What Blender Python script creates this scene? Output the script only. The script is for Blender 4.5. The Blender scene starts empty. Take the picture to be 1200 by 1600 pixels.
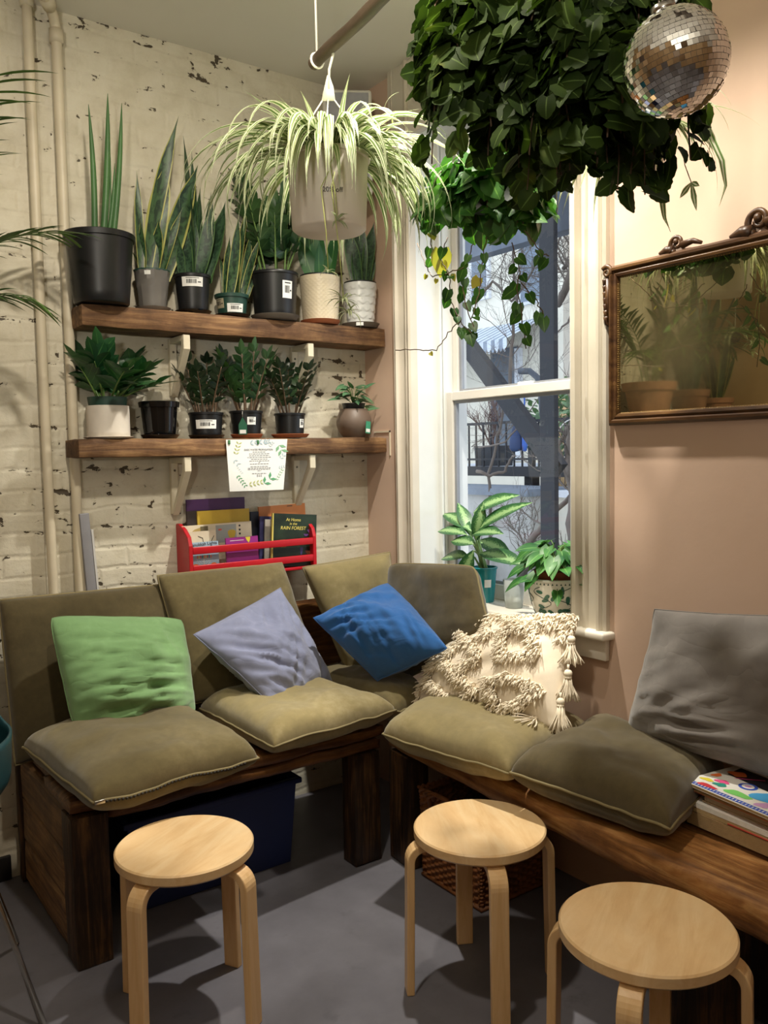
import bpy, bmesh, math, random
from mathutils import Vector, Matrix, noise
R_ = math.radians
pi = math.pi
C = bpy.context.scene.collection
scene = bpy.context.scene

# ------------------------------------------------------------------ camera
F = 1328.6
CAM = Vector((0, 0, 1.45))
_p, _r, _y = R_(-3.958), R_(-1.063), R_(54.304)
fw = Vector((math.cos(_p) * math.cos(_y), math.cos(_p) * math.sin(_y), math.sin(_p)))
r0 = fw.cross(Vector((0, 0, 1))).normalized()
u0 = r0.cross(fw)
rt = math.cos(_r) * r0 + math.sin(_r) * u0
up = -math.sin(_r) * r0 + math.cos(_r) * u0
cd = bpy.data.cameras.new('camera')
cam = bpy.data.objects.new('camera', cd)
C.objects.link(cam)
cd.sensor_fit = 'VERTICAL'
cd.sensor_height = 24
cd.lens = F / 1600 * 24
cd.clip_start = 0.02
m = Matrix((rt, up, -fw)).transposed().to_4x4()
m.translation = CAM
cam.matrix_world = m
scene.camera = cam


def P(px, py, x=None, y=None, z=None):
    """the point of a plane (x, y or z constant) that the photograph shows at a pixel"""
    v = fw + rt * ((px - 600) / F) - up * ((py - 800) / F)
    i, c = (0, x) if x is not None else (1, y) if y is not None else (2, z)
    return CAM + v * ((c - CAM[i]) / v[i])


def scale_at(p):
    """metres per pixel at a point"""
    return (p - CAM).dot(fw) / F


# ------------------------------------------------------------------ light
scene.view_settings.view_transform = 'Standard'
scene.view_settings.look = 'None'
scene.view_settings.exposure = 0.0
scene.view_settings.gamma = 1.0
scene.view_settings.use_curve_mapping = False
W = bpy.data.worlds.new('overcast_sky')
scene.world = W
W.use_nodes = True
bg = W.node_tree.nodes['Background']
bg.inputs[0].default_value = (0.78, 0.88, 1.0, 1)
bg.inputs[1].default_value = 2.0
scene.cycles.max_bounces = 8
scene.cycles.diffuse_bounces = 5
scene.cycles.use_denoising = True
scene.cycles.sample_clamp_indirect = 6


def spot(name, loc, target, power, angle=120, blend=.6, col=(1, .80, .56), r=.035):
    l = bpy.data.lights.new(name, 'SPOT')
    l.energy = power
    l.color = col
    l.spot_size = R_(angle)
    l.spot_blend = blend
    l.shadow_soft_size = r
    o = bpy.data.objects.new(name, l)
    C.objects.link(o)
    o.location = loc
    o.rotation_euler = (Vector(target) - Vector(loc)).to_track_quat('-Z', 'Y').to_euler()
    return o


def area(name, loc, target, power, size, col=(1, .82, .6)):
    l = bpy.data.lights.new(name, 'AREA')
    l.energy = power
    l.color = col
    l.shape = 'DISK'
    l.size = size
    o = bpy.data.objects.new(name, l)
    C.objects.link(o)
    o.location = loc
    o.rotation_euler = (Vector(target) - Vector(loc)).to_track_quat('-Z', 'Y').to_euler()
    return o


WARM = (1, .90, .74)
spot('ceiling_spot_by_window', (1.72, 2.16, 2.93), (1.58, 2.00, 0), 225, 110, 1.0, (1, .95, .84), .03)
spot('ceiling_spot_by_mirror', (1.53, 1.38, 2.93), (1.5, 1.42, 0), 178, 120, 1.0, (1, .94, .82), .03)
spot('ceiling_spot_over_seats', (0.65, 1.35, 2.90), (1.0, 2.4, .6), 80, 140, .6, WARM, .05)
# unseen fill light added behind the camera to brighten the ceiling
spot('ceiling_fill_light', (-1.1, -1.0, 1.75), (-.5, -.2, 3.2), 190, 150, .8, (1, .94, .82), .12)

# ------------------------------------------------------------------ materials


def lin(h):
    if isinstance(h, str):
        h = h.lstrip('#')
        c = [int(h[i:i + 2], 16) / 255 for i in (0, 2, 4)]
    else:
        c = [v / 255 for v in h]
    return tuple((v / 12.92 if v <= .04045 else ((v + .055) / 1.055) ** 2.4) for v in c) + (1,)


class NT:
    """a small helper over a material's node tree"""
    def __init__(s, name, rough=.5, metal=0, spec=.5):
        s.m = bpy.data.materials.new(name)
        s.m.use_nodes = True
        s.t = s.m.node_tree
        s.n, s.l = s.t.nodes, s.t.links
        s.b = s.n['Principled BSDF']
        s.b.inputs['Roughness'].default_value = rough
        s.b.inputs['Metallic'].default_value = metal
        s.b.inputs['Specular IOR Level'].default_value = spec

    def node(s, kind, ins=None, **kw):
        x = s.n.new('ShaderNode' + kind)
        for k, v in kw.items():
            setattr(x, k, v)
        for k, v in (ins or {}).items():
            if isinstance(v, bpy.types.NodeSocket):
                s.l.new(v, x.inputs[k])
            else:
                x.inputs[k].default_value = v
        return x

    def co(s, which='Object', scale=(1, 1, 1), rot=(0, 0, 0)):
        tc = s.node('TexCoord')
        return s.node('Mapping', {'Vector': tc.outputs[which], 'Scale': scale, 'Rotation': rot}).outputs[0]

    def noise(s, v, scale, detail=4, rough=.55, dist=0):
        return s.node('TexNoise', {'Vector': v, 'Scale': scale, 'Detail': detail, 'Roughness': rough, 'Distortion': dist}).outputs[0]

    def ramp(s, f, stops, interp='LINEAR'):
        r = s.node('ValToRGB', {'Fac': f})
        e = r.color_ramp
        e.interpolation = interp
        while len(e.elements) < len(stops):
            e.elements.new(.5)
        for el, (p, c) in zip(e.elements, stops):
            el.position = p
            el.color = c if len(c) == 4 else tuple(c) + (1,)
        return r.outputs[0]

    def mix(s, f, a, b, blend='MIX'):
        x = s.node('MixRGB', {}, blend_type=blend)
        for k, v in ((0, f), (1, a), (2, b)):
            if isinstance(v, bpy.types.NodeSocket):
                s.l.new(v, x.inputs[k])
            else:
                x.inputs[k].default_value = v
        return x.outputs[0]

    def math(s, op, a, b=0.0):
        x = s.node('Math', {}, operation=op)
        for k, v in ((0, a), (1, b)):
            if isinstance(v, bpy.types.NodeSocket):
                s.l.new(v, x.inputs[k])
            else:
                x.inputs[k].default_value = v
        return x.outputs[0]

    def color(s, c):
        if isinstance(c, bpy.types.NodeSocket):
            s.l.new(c, s.b.inputs['Base Color'])
        else:
            s.b.inputs['Base Color'].default_value = c

    def bump(s, h, strength=.3, dist=.01):
        b = s.node('Bump', {'Height': h, 'Strength': strength, 'Distance': dist})
        s.l.new(b.outputs[0], s.b.inputs['Normal'])


def plain(name, col, rough=.5, metal=0, var=.12, scale=8, bump=0, spec=.5, bscale=60):
    """one paint, plastic or glaze: slight mottling and a fine surface"""
    t = NT(name, rough, metal, spec)
    c = lin(col)
    v = t.co()
    n = t.noise(v, scale)
    a = tuple(x * (1 - var) for x in c[:3]) + (1,)
    b = tuple(min(1, x * (1 + var)) for x in c[:3]) + (1,)
    t.color(t.ramp(n, [(.3, a), (.7, b)]))
    if bump:
        t.bump(t.noise(v, bscale, 3), bump, .004)
    return t.m


def wood(name, dark, mid, light, axis=0, rough=.55, stretch=14, scale=1.0, bump=.35, stain=.5, spec=.4):
    """sawn board: grain runs along one object axis, with blotches and nail stains"""
    t = NT(name, rough, 0, spec)
    sc = [scale * stretch] * 3
    sc[axis] = scale * 1.1
    v = t.co('Object', tuple(sc))
    g = t.noise(v, 3.0, 8, .62, .8)
    c = t.ramp(g, [(.22, lin(dark)), (.48, lin(mid)), (.75, lin(light))])
    v2 = t.co('Object', (scale * 3,) * 3)
    blot = t.ramp(t.noise(v2, 2.2, 5, .6), [(.38, (1, 1, 1)), (.62, (.28, .22, .18))])
    c = t.mix(stain, c, blot, 'MULTIPLY')
    sc3 = [scale * 26] * 3
    sc3[axis] = scale * 4
    spots = t.ramp(t.noise(t.co('Object', tuple(sc3)), 1.0, 3, .5), [(.70, (1, 1, 1)), (.78, (.09, .06, .04))])
    c = t.mix(.8 * stain + .1, c, spots, 'MULTIPLY')
    t.color(c)
    t.bump(g, bump, .006)
    return t.m


def fabric(name, col, col2=None, weave=900, rough=.95, var=.35, sheen=.3, wear=3.0, crease=0):
    t = NT(name, rough, 0, .15)
    v = t.co()
    c1, c2 = lin(col), lin(col2 or col)
    n = t.noise(v, wear, 5, .6)
    n2 = t.noise(v, 42, 4, .6)
    f = t.mix(.35, n, n2)
    t.color(t.ramp(f, [(.30, tuple(x * (1 - var) for x in c1[:3])), (.52, c1[:3]), (.74, c2[:3])]))
    wv = t.noise(t.co('Object', (weave, weave * .35, weave)), 1.0, 2)
    wv2 = t.noise(t.co('Object', (weave * .35, weave, weave * .5)), 1.0, 2)
    t.bump(t.mix(.5, t.mix(.5, wv, wv2), n2), .35, .002)
    if crease:
        cr = t.noise(t.co('Object', (5, 5, 9), (.3, .2, 0)), 1.0, 2, .5, .6)
        cr = t.math('ABSOLUTE', t.math('SUBTRACT', cr, .5))
        cr = t.math('POWER', t.math('MINIMUM', t.math('MULTIPLY', cr, 5.0), 1.0), .6)
        last = t.b.inputs['Normal'].links[0].from_node
        b2 = t.node('Bump', {'Height': cr, 'Strength': crease, 'Distance': .012})
        t.l.new(b2.outputs[0], last.inputs['Normal'])
    t.b.inputs['Sheen Weight'].default_value = sheen
    t.b.inputs['Sheen Roughness'].default_value = .5
    return t.m


def leafmat(name, make, rough=.42, trans=.25, spec=.45, tcol=None):
    """leaf: colour from make(t, u, v) over the blade's own UVs, plus light through the blade"""
    t = NT(name, rough, 0, spec)
    uv = t.node('TexCoord').outputs['UV']
    sep = t.node('SeparateXYZ', {0: uv})
    c = make(t, sep.outputs[0], sep.outputs[1])
    t.color(c)
    if trans:
        tr = t.node('BsdfTranslucent')
        tc = t.mix(1.0, c, tcol or (1.0, 1.15, .5, 1), 'MULTIPLY')
        tc = t.mix(.6, tc, (1, 1, 1, 1), 'SCREEN') if False else tc
        t.l.new(tc, tr.inputs[0])
        mx = t.node('MixShader', {0: trans})
        t.l.new(t.b.outputs[0], mx.inputs[1])
        t.l.new(tr.outputs[0], mx.inputs[2])
        t.l.new(mx.outputs[0], t.n['Material Output'].inputs[0])
    return t.m


def across(t, u):
    return t.math('MULTIPLY', t.math('ABSOLUTE', t.math('SUBTRACT', u, .5)), 2.0)


def mk_snake(edge, dark, band):
    def f(t, u, v):
        d = across(t, u)
        uvn = t.co('UV', (2.0, 9, 1))
        ob = t.co('Object', (1, 1, 1))
        n = t.noise(t.mix(.5, uvn, ob), 3.2, 3, .5, .6)
        c = t.ramp(n, [(.42, lin(dark)), (.58, lin(band))])
        k = t.ramp(d, [(.80, (0, 0, 0)), (.88, (1, 1, 1))])
        return t.mix(k, c, lin(edge))
    return f


def mk_spider(t, u, v):
    d = across(t, u)
    c = t.ramp(d, [(.0, lin('#e2e3cd')), (.24, lin('#d9dcbc')), (.36, lin('#567734')), (.70, lin('#668640')), (.82, lin('#d2d5b4')), (1, lin('#e6e6d4'))])
    n = t.noise(t.co('Object'), 7, 2)
    return t.mix(t.ramp(n, [(.45, (0, 0, 0)), (.7, (.25, .25, .25))]), c, lin('#c3c68f'))


def mk_plain(a, b, vein=None, scale=5):
    def f(t, u, v):
        n = t.noise(t.co('Object'), scale, 2)
        c = t.ramp(n, [(.35, lin(a)), (.68, lin(b))])
        if vein:
            d = across(t, u)
            c = t.mix(t.ramp(d, [(.0, (.8, .8, .8)), (.10, (0, 0, 0))]), c, lin(vein))
        return c
    return f


def mk_aglao(t, u, v):
    d = across(t, u)
    n = t.noise(t.co('UV', (5, 14, 1)), 1.6, 3, .6)
    k = t.math('ADD', d, t.math('MULTIPLY', t.math('SUBTRACT', n, .5), 1.3))
    return t.ramp(k, [(.20, lin('#93b47c')), (.40, lin('#5f8a50')), (.60, lin('#2c5a32'))])


def mk_ivy(t, u, v):
    n = t.noise(t.co('Object'), 9, 2)
    c = t.ramp(n, [(.26, lin('#17230c')), (.46, lin('#283915')), (.64, lin('#3c4e1e')), (.80, lin('#77762f'))])
    d = across(t, u)
    return t.mix(t.ramp(d, [(0, (.5, .5, .5)), (.09, (0, 0, 0))]), c, lin('#7f9a55'))


L_SNAKE = leafmat('snake_leaf_yellow_edge', mk_snake('#aaa85c', '#1a3220', '#3c5a38'), .4, .08)
L_SNAKED = leafmat('snake_leaf_dark', mk_snake('#4c6a3c', '#1b3322', '#37543a'), .4, .1)
L_CYL = leafmat('cylinder_leaf', mk_plain('#3c6238', '#56804a'), .45, .08)
L_ZZ = leafmat('zz_leaf', mk_plain('#1d4428', '#356a36', '#4d7d42'), .35, .12)
L_ZZD = leafmat('zz_leaf_dark', mk_plain('#1d2f20', '#33462a', '#3f5a34'), .3, .1)
L_ZZM = leafmat('zz_leaf_mid', mk_plain('#234027', '#46653a', '#4f7040'), .3, .12)
L_SPIDER = leafmat('spider_leaf', mk_spider, .45, .30, .35, (1, 1.0, .9, 1))
L_IVY = leafmat('ivy_leaf', mk_ivy, .6, .32, .16)
L_PHILO = leafmat('philodendron_leaf', mk_plain('#264d20', '#47752e', '#7fae4e', 11), .4, .30)
L_POTHOS = leafmat('pothos_leaf', mk_plain('#2a5f2f', '#528c40', '#8bbf66', 14), .4, .25, .3)
L_AGLAO = leafmat('aglaonema_leaf', mk_aglao, .4, .15)
L_PALM = leafmat('palm_leaf', mk_plain('#3d5a2c', '#5b7a3c', '#6d8a49'), .45, .2)
L_YELLOW = leafmat('yellowed_leaf', mk_plain('#a9a23e', '#c8b95a'), .45, .4)
STEM = plain('green_stem', '#5d7a3a', .5)
VINE = plain('brown_vine', '#5a4632', .6)
TWIG = plain('bare_twig', '#6e645c', .8)
SOIL = plain('potting_soil', '#2a211a', .95, 0, .4, 60, .8)

BLACKPOT = plain('black_nursery_plastic', '#17181a', .38, 0, .1)
BLACKGLAZE = plain('black_glaze', '#0c0c0d', .09, 0, .1)
GREENPOT = plain('green_plastic', '#24443a', .45)
GREYPOT = plain('grey_matte_clay', '#6a6661', .5)
TERRA = plain('terracotta', '#a5603c', .8, 0, .14, 10, .15)
TERRA2 = plain('dusty_terracotta', '#a87a5e', .85, 0, .14, 10, .2)
GREYCLAY = plain('grey_clay_saucer', '#6f665c', .75)
CREAMPOT = plain('cream_glaze', '#cdbfa4', .4)
WHITEPOT = plain('white_glaze', '#d7d8d6', .3)
WHITECLAY = plain('white_ceramic', '#d8d0c4', .45)
BROWNPOT = plain('brown_stone_glaze', '#6b5a4e', .5)
TEALPOT = plain('teal_glazed_plastic', '#1f7f84', .25)
PAPER = plain('white_paper', '#e6e6e2', .7, 0, .03)
INK = plain('black_ink', '#26262a', .7)
INKGREY = plain('grey_ink', '#85878c', .8)
WHITEPAINT = plain('white_bracket_paint', '#d6ccb4', .45, 0, .06)
PIPEPAINT = plain('cream_pipe_paint', '#d3c8b0', .45, 0, .1, 5)
REDPAINT = plain('red_paint', '#b3121f', .4, 0, .08)
TRIM = plain('gloss_trim_paint', '#ddd6c8', .3, 0, .05, 6, .12, .5, 30)
TRIM_CREAM = plain('aged_cream_trim_paint', '#c3baa8', .3, 0, .08, 5, .12, .5, 30)
TRIM_OFF = plain('off_white_trim_paint', '#d3c9b8', .3, 0, .06, 5, .12, .5, 30)
SASH = plain('sash_vinyl', '#dcd6cc', .35, 0, .04)
SASHGREY = plain('sash_track_grey', '#8d9096', .5)
CHROME = plain('brushed_steel', '#b9b6ae', .22, 1.0, .05)
STRING = plain('white_cord', '#e4e0d6', .7)
PLASTICW = plain('white_hanger_plastic', '#d8d5c4', .4)


def frosted_pot():
    t = NT('frosted_white_plastic', .45)
    t.color(lin('#e2d8cc'))
    t.b.inputs['Subsurface Weight'].default_value = .2
    t.b.inputs['Subsurface Radius'].default_value = (.02, .02, .02)
    return t.m


FROST = frosted_pot()


def glassmat(name, col=(1, 1, 1, 1), rough=0.0, alpha_mix=.9):
    """thin pane: mostly clear with a faint reflection"""
    t = NT(name)
    g = t.node('BsdfGlossy', {'Color': (1, 1, 1, 1), 'Roughness': rough})
    tr = t.node('BsdfTransparent', {'Color': col})
    fc = t.node('LayerWeight', {'Blend': .5}).outputs['Facing']
    fr = t.math('ADD', t.math('MULTIPLY', t.math('POWER', fc, 5.0), .8), .03)
    mx = t.node('MixShader', {0: fr})
    t.l.new(tr.outputs[0], mx.inputs[1])
    t.l.new(g.outputs[0], mx.inputs[2])
    t.l.new(mx.outputs[0], t.n['Material Output'].inputs[0])
    return t.m


GLASS = glassmat('window_glass', (.95, .97, 1, 1))


def brick_mat():
    """thickly painted old brick: courses barely read through the paint, joints pitted with holes"""
    t = NT('cream_painted_brick', .5, 0, .35)
    tc = t.node('TexCoord')
    mp = t.node('Mapping', {'Vector': tc.outputs['Object'], 'Rotation': (R_(90), 0, 0)})
    v = mp.outputs[0]
    wob = t.node('TexNoise', {'Vector': v, 'Scale': 4.0, 'Detail': 5.0})
    dv = t.mix(.05, v, wob.outputs['Color'], 'ADD')
    br = t.node('TexBrick', {'Vector': dv, 'Scale': 1.0, 'Mortar Size': .012, 'Mortar Smooth': 1.0, 'Brick Width': .215, 'Row Height': .073, 'Bias': 0.0})
    n1 = t.noise(v, 11, 6, .62)
    n2 = t.noise(v, 60, 4, .6)
    big = t.noise(v, 1.4, 3)
    c = t.ramp(n1, [(.25, lin('#bfb69f')), (.5, lin('#d4cdb9')), (.8, lin('#e0dbca'))])
    c = t.mix(.3, c, t.ramp(big, [(.3, lin('#c2b9a2')), (.7, lin('#e1dccb'))]))
    vp = t.node('Mapping', {'Vector': v, 'Scale': (1.0, 1.7, 1)}).outputs[0]
    joint = t.ramp(br.outputs['Fac'], [(.05, (.0, .0, .0)), (.6, (1, 1, 1))])
    loss = t.noise(v, 2.1, 3, .6)
    a = t.math('ADD', t.noise(vp, 17, 4, .65, .4), t.math('MULTIPLY', loss, .35))
    a = t.math('ADD', a, t.math('MULTIPLY', joint, .085))
    zz_ = t.node('SeparateXYZ', {0: tc.outputs['Object']}).outputs[2]
    a = t.math('ADD', a, t.math('MULTIPLY', t.ramp(t.math('DIVIDE', zz_, 3.0), [(.982, (0, 0, 0)), (.9945, (1, 1, 1))]), .07))
    pitk = t.ramp(a, [(.868, (0, 0, 0)), (.884, (1, 1, 1))])
    c = t.mix(pitk, c, lin('#2a2119'))
    halo = t.ramp(a, [(.82, (0, 0, 0)), (.88, (.22, .22, .22))])
    c = t.mix(halo, c, lin('#8d8068'))
    t.color(c)
    h = t.math('ADD', t.math('MULTIPLY', br.outputs['Fac'], t.math('MULTIPLY', loss, -.62)), t.math('MULTIPLY', n1, .8))
    h = t.math('ADD', h, t.math('MULTIPLY', n2, .22))
    h = t.math('ADD', h, t.math('MULTIPLY', pitk, -1.0))
    t.bump(h, .55, .010)
    return t.m


BRICK = brick_mat()


def plaster(name, col, col2, bump=.12):
    t = NT(name, .7, 0, .3)
    v = t.co()
    n = t.noise(v, 1.3, 4)
    t.color(t.ramp(n, [(.3, lin(col)), (.7, lin(col2))]))
    t.bump(t.noise(v, 18, 4), bump, .006)
    return t.m


PINK = plaster('pink_wall_paint', '#c8aa94', '#d3b7a3')
CEIL = plaster('ceiling_paint', '#dcd8cc', '#e4e0d6', .06)
TAN = plaster('tan_wall_paint', '#bb9d78', '#c8ab88')


def floor_mat():
    t = NT('dark_grey_floor_paint', .42, 0, .45)
    v = t.co()
    n = t.noise(v, 2.2, 6, .65)
    n2 = t.noise(v, 38, 4, .7)
    c = t.ramp(n, [(.3, lin('#5a585e')), (.7, lin('#737178'))])
    c = t.mix(t.ramp(n2, [(.70, (0, 0, 0)), (.80, (.35, .35, .35))]), c, lin('#86838a'))
    c = t.mix(t.ramp(t.noise(v, 7, 5, .7), [(.60, (0, 0, 0)), (.75, (.4, .4, .4))]), c, lin('#3a383b'))
    t.color(c)
    t.bump(t.mix(.4, n, n2), .12, .006)
    return t.m


FLOOR = floor_mat()
W_SHELF = wood('reclaimed_shelf_wood', '#3a2617', '#7a5839', '#ac875c', 0, .7, 15, 1, .5, .8)
W_BENCH = wood('dark_bench_wood', '#120b06', '#35220f', '#7a562f', 2, .55, 18, 1, .55, .8)
W_SEATX = wood('bench_seat_wood_long', '#2a190c', '#6a4423', '#a2743f', 0, .45, 14, 1, .5, .65)
W_SEATY = wood('bench_seat_wood_cross', '#4a2c15', '#9c6a3a', '#d0a36a', 1, .38, 14, 1, .45, .6)
W_BIRCH = wood('birch_veneer', '#d2a874', '#e2c090', '#ecd2a8', 0, .34, 6, 1, .05, .10)
W_BIRCHV = wood('birch_bentwood', '#cda46e', '#dcb684', '#e6c698', 2, .35, 8, 1, .05, .05)
W_BAR = wood('dark_pole_wood', '#241a12', '#4a3d30', '#6a5a48', 1, .5, 10, 1, .4, .4)
W_FRAME = wood('aged_gilt_wood', '#1f1108', '#4a2f18', '#6f4f2a', 1, .4, 8, 1, .3, .5)
OLIVE = fabric('olive_velvet', '#665b3d', '#7b6f4f', 700, .95, .3)
OLIVE2 = fabric('olive_velvet_pale', '#857853', '#9f9270', 700, .95, .24)  # paler tone of the olive cover
OLIVE3 = fabric('olive_velvet_dark', '#524830', '#63583c', 700, .95, .3)
OLIVEP = plain('olive_piping', '#7d7150', .9, 0, .1)
GREEN = fabric('green_linen', '#6f9161', '#7d9f6e', 1000, .95, .12, crease=.16)
LAV = fabric('lavender_linen', '#80859f', '#9498b2', 1000, .95, .14, crease=.18)
BLUE = fabric('blue_linen', '#2b5b96', '#376aa4', 1000, .95, .16, crease=.16)
GREYF = fabric('grey_satin', '#716b66', '#827c76', 900, .75, .12, .4, crease=.14)
CANVAS = fabric('cream_canvas', '#e2d5c0', '#ece2d0', 1100, .95, .08, .2)
YARN = plain('cream_yarn', '#ebdfc9', .95, 0, .08, 30)

# ------------------------------------------------------------------ mesh helpers
MAT4 = {}          # world matrix of every thing, by object name


def keep_in(mb, ymax=3.090, xmax=2.132):
    """leaves that reach a wall press flat against it"""
    for p in mb.v:
        if p.y > ymax:
            p.y = ymax + (p.y - ymax) * .04
        if p.x > xmax and p.x < 2.5 and not (1.9 < p.y < 2.72 and p.z > .86):
            p.x = xmax
    return mb


class MB:
    """collects shapes in world coordinates and links them as one mesh object"""
    def __init__(s):
        s.v, s.f, s.uv, s.mi = [], [], [], []
        s.k = 0

    def add(s, vs, fs, uvs=None):
        o = len(s.v)
        s.v += [Vector(p) for p in vs]
        s.uv += uvs if uvs else [(0, 0)] * len(vs)
        s.f += [tuple(i + o for i in f) for f in fs]
        s.mi += [s.k] * len(fs)

    def box(s, a, b, M=None):
        x0, y0, z0 = a
        x1, y1, z1 = b
        vs = [Vector(p) for p in ((x0, y0, z0), (x1, y0, z0), (x1, y1, z0), (x0, y1, z0), (x0, y0, z1), (x1, y0, z1), (x1, y1, z1), (x0, y1, z1))]
        if M is not None:
            vs = [M @ p for p in vs]
        s.add(vs, [(0, 3, 2, 1), (4, 5, 6, 7), (0, 1, 5, 4), (1, 2, 6, 5), (2, 3, 7, 6), (3, 0, 4, 7)])

    def prism(s, poly, axis, a, b):
        """polygon (2-D) pushed from a to b along an axis"""
        def mk(p, h):
            q = list(p)
            q.insert(axis, h)
            return Vector(q)
        n = len(poly)
        s.add([mk(p, a) for p in poly] + [mk(p, b) for p in poly],
              [tuple(range(n))[::-1], tuple(range(n, 2 * n))] + [(i, (i + 1) % n, n + (i + 1) % n, n + i) for i in range(n)])

    def tube(s, pts, r, sides=8, caps=True, closed=False):
        pts = [Vector(p) for p in pts]
        n = len(pts)
        rr = r if isinstance(r, (list, tuple)) else [r] * n
        prev = None
        vs = []
        for i, p in enumerate(pts):
            a = pts[(i - 1) % n] if (closed or i) else p
            b = pts[(i + 1) % n] if (closed or i < n - 1) else p
            t = (b - a)
            t = t.normalized() if t.length > 1e-9 else Vector((0, 0, 1))
            if prev is None:
                prev = t.orthogonal().normalized()
            q = prev - t * prev.dot(t)
            q = q.normalized() if q.length > 1e-6 else t.orthogonal().normalized()
            prev = q
            w = t.cross(q)
            for k in range(sides):
                a_ = 2 * pi * k / sides
                vs.append(p + (q * math.cos(a_) + w * math.sin(a_)) * rr[i])
        fs = []
        for i in range(n if closed else n - 1):
            j = (i + 1) % n
            for k in range(sides):
                k2 = (k + 1) % sides
                fs.append((i * sides + k, i * sides + k2, j * sides + k2, j * sides + k))
        if caps and not closed:
            fs.append(tuple(range(sides))[::-1])
            fs.append(tuple((n - 1) * sides + k for k in range(sides)))
        s.add(vs, fs)

    def lathe(s, prof, c, segs=32, M=None, a0=0, a1=2 * pi, fn=None):
        """profile (r, z) turned round a vertical axis at c"""
        c = Vector(c)
        full = abs(a1 - a0 - 2 * pi) < 1e-6
        m_ = segs if full else segs + 1
        vs = []
        for i in range(m_):
            a = a0 + (a1 - a0) * i / segs
            for (r, z) in prof:
                rr = r if fn is None else fn(r, z, a)
                p = Vector((rr * math.cos(a), rr * math.sin(a), z))
                vs.append((M @ p if M is not None else p) + c)
        n = len(prof)
        fs = []
        for i in range(segs):
            j = (i + 1) % m_
            for k in range(n - 1):
                fs.append((i * n + k, j * n + k, j * n + k + 1, i * n + k + 1))
        s.add(vs, fs)

    def grid(s, fn, nu, nv, flip=False):
        vs, uv = [], []
        for i in range(nu + 1):
            for j in range(nv + 1):
                u, v = i / nu, j / nv
                vs.append(fn(u, v))
                uv.append((u, v))
        w = nv + 1
        fs = []
        for i in range(nu):
            for j in range(nv):
                f = (i * w + j, (i + 1) * w + j, (i + 1) * w + j + 1, i * w + j + 1)
                fs.append(f[::-1] if flip else f)
        s.add(vs, fs, uv)

    def sphere(s, c, r, n=10, sq=(1, 1, 1)):
        c = Vector(c)
        s.grid(lambda u, v: c + Vector((r * sq[0] * math.sin(pi * v) * math.cos(2 * pi * u), r * sq[1] * math.sin(pi * v) * math.sin(2 * pi * u), r * sq[2] * math.cos(pi * v))), n * 2, n)

    def ribbon(s, base, az, length, width, elev, droop, n=8, kind='snake', fold=.12, roll=0.0, wave=0.0, ph=0.0, sidev=None):
        """a blade that starts at an elevation and bends down by droop over its length"""
        p = Vector(base)
        el = elev
        ds = length / n
        vs, uv = [], []
        for i in range(n + 1):
            t = i / n
            d = Vector((math.cos(az) * math.cos(el), math.sin(az) * math.cos(el), math.sin(el)))
            side = Vector((-math.sin(az), math.cos(az), 0))
            if sidev is not None:
                side = (sidev - d * sidev.dot(d)).normalized()
            nr = side.cross(d)
            ca, sa = math.cos(roll + wave * math.sin(ph + 5 * t)), math.sin(roll + wave * math.sin(ph + 5 * t))
            sd = side * ca + nr * sa
            nn = nr * ca - side * sa
            w = width * .5 * blade(kind, t)
            vs += [p + sd * w, p + nn * (-fold * w), p - sd * w]
            uv += [(0, t), (.5, t), (1, t)]
            p = p + d * ds
            el -= droop / n
        fs = []
        for i in range(n):
            for k in range(2):
                fs.append((i * 3 + k, i * 3 + k + 1, i * 3 + k + 4, i * 3 + k + 3))
        s.add(vs, fs, uv)
        return p

    def leaf(s, base, d, nrm, length, width, kind='lance', n=4, curl=.2, fold=.15):
        """a leaf lying along d, facing nrm"""
        d = Vector(d).normalized()
        nrm = Vector(nrm)
        nrm = (nrm - d * nrm.dot(d))
        nrm = nrm.normalized() if nrm.length > 1e-5 else d.orthogonal().normalized()
        sd = d.cross(nrm)
        vs, uv = [], []
        for i in range(n + 1):
            t = i / n
            w, back = leafw(kind, t)
            w *= width * .5
            c = Vector(base) + d * (length * t) - nrm * (curl * length * t * t)
            e = d * (-back * length)
            vs += [c + sd * w + nrm * fold * w + e, c, c - sd * w + nrm * fold * w + e]
            uv += [(0, t), (.5, t), (1, t)]
        fs = []
        for i in range(n):
            for k in range(2):
                fs.append((i * 3 + k, i * 3 + k + 1, i * 3 + k + 4, i * 3 + k + 3))
        s.add(vs, fs, uv)

    def build(s, name, mats, parent=None, smooth=True, bevel=0, weld=False, auto=None, sub=0):
        me = bpy.data.meshes.new(name)
        M = MAT4.get(parent.name) if parent is not None else None
        vs = s.v
        if M is not None:
            inv = M.inverted()
            vs = [inv @ p for p in vs]
        me.from_pydata([tuple(p) for p in vs], [], s.f)
        ul = me.uv_layers.new(name='UVMap')
        lv = [0] * len(me.loops)
        me.loops.foreach_get('vertex_index', lv)
        flat = []
        for i in lv:
            flat += s.uv[i]
        ul.data.foreach_set('uv', flat)
        mats = mats if isinstance(mats, (list, tuple)) else [mats]
        for q in mats:
            me.materials.append(q)
        me.polygons.foreach_set('material_index', s.mi)
        me.polygons.foreach_set('use_smooth', [bool(smooth)] * len(me.polygons))
        if weld:
            b = bmesh.new()
            b.from_mesh(me)
            bmesh.ops.remove_doubles(b, verts=b.verts, dist=weld if isinstance(weld, float) else 1e-5)
            bmesh.ops.recalc_face_normals(b, faces=b.faces)
            b.to_mesh(me)
            b.free()
        if auto:
            me.set_sharp_from_angle(angle=R_(auto))
        me.update()
        o = bpy.data.objects.new(name, me)
        C.objects.link(o)
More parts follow.
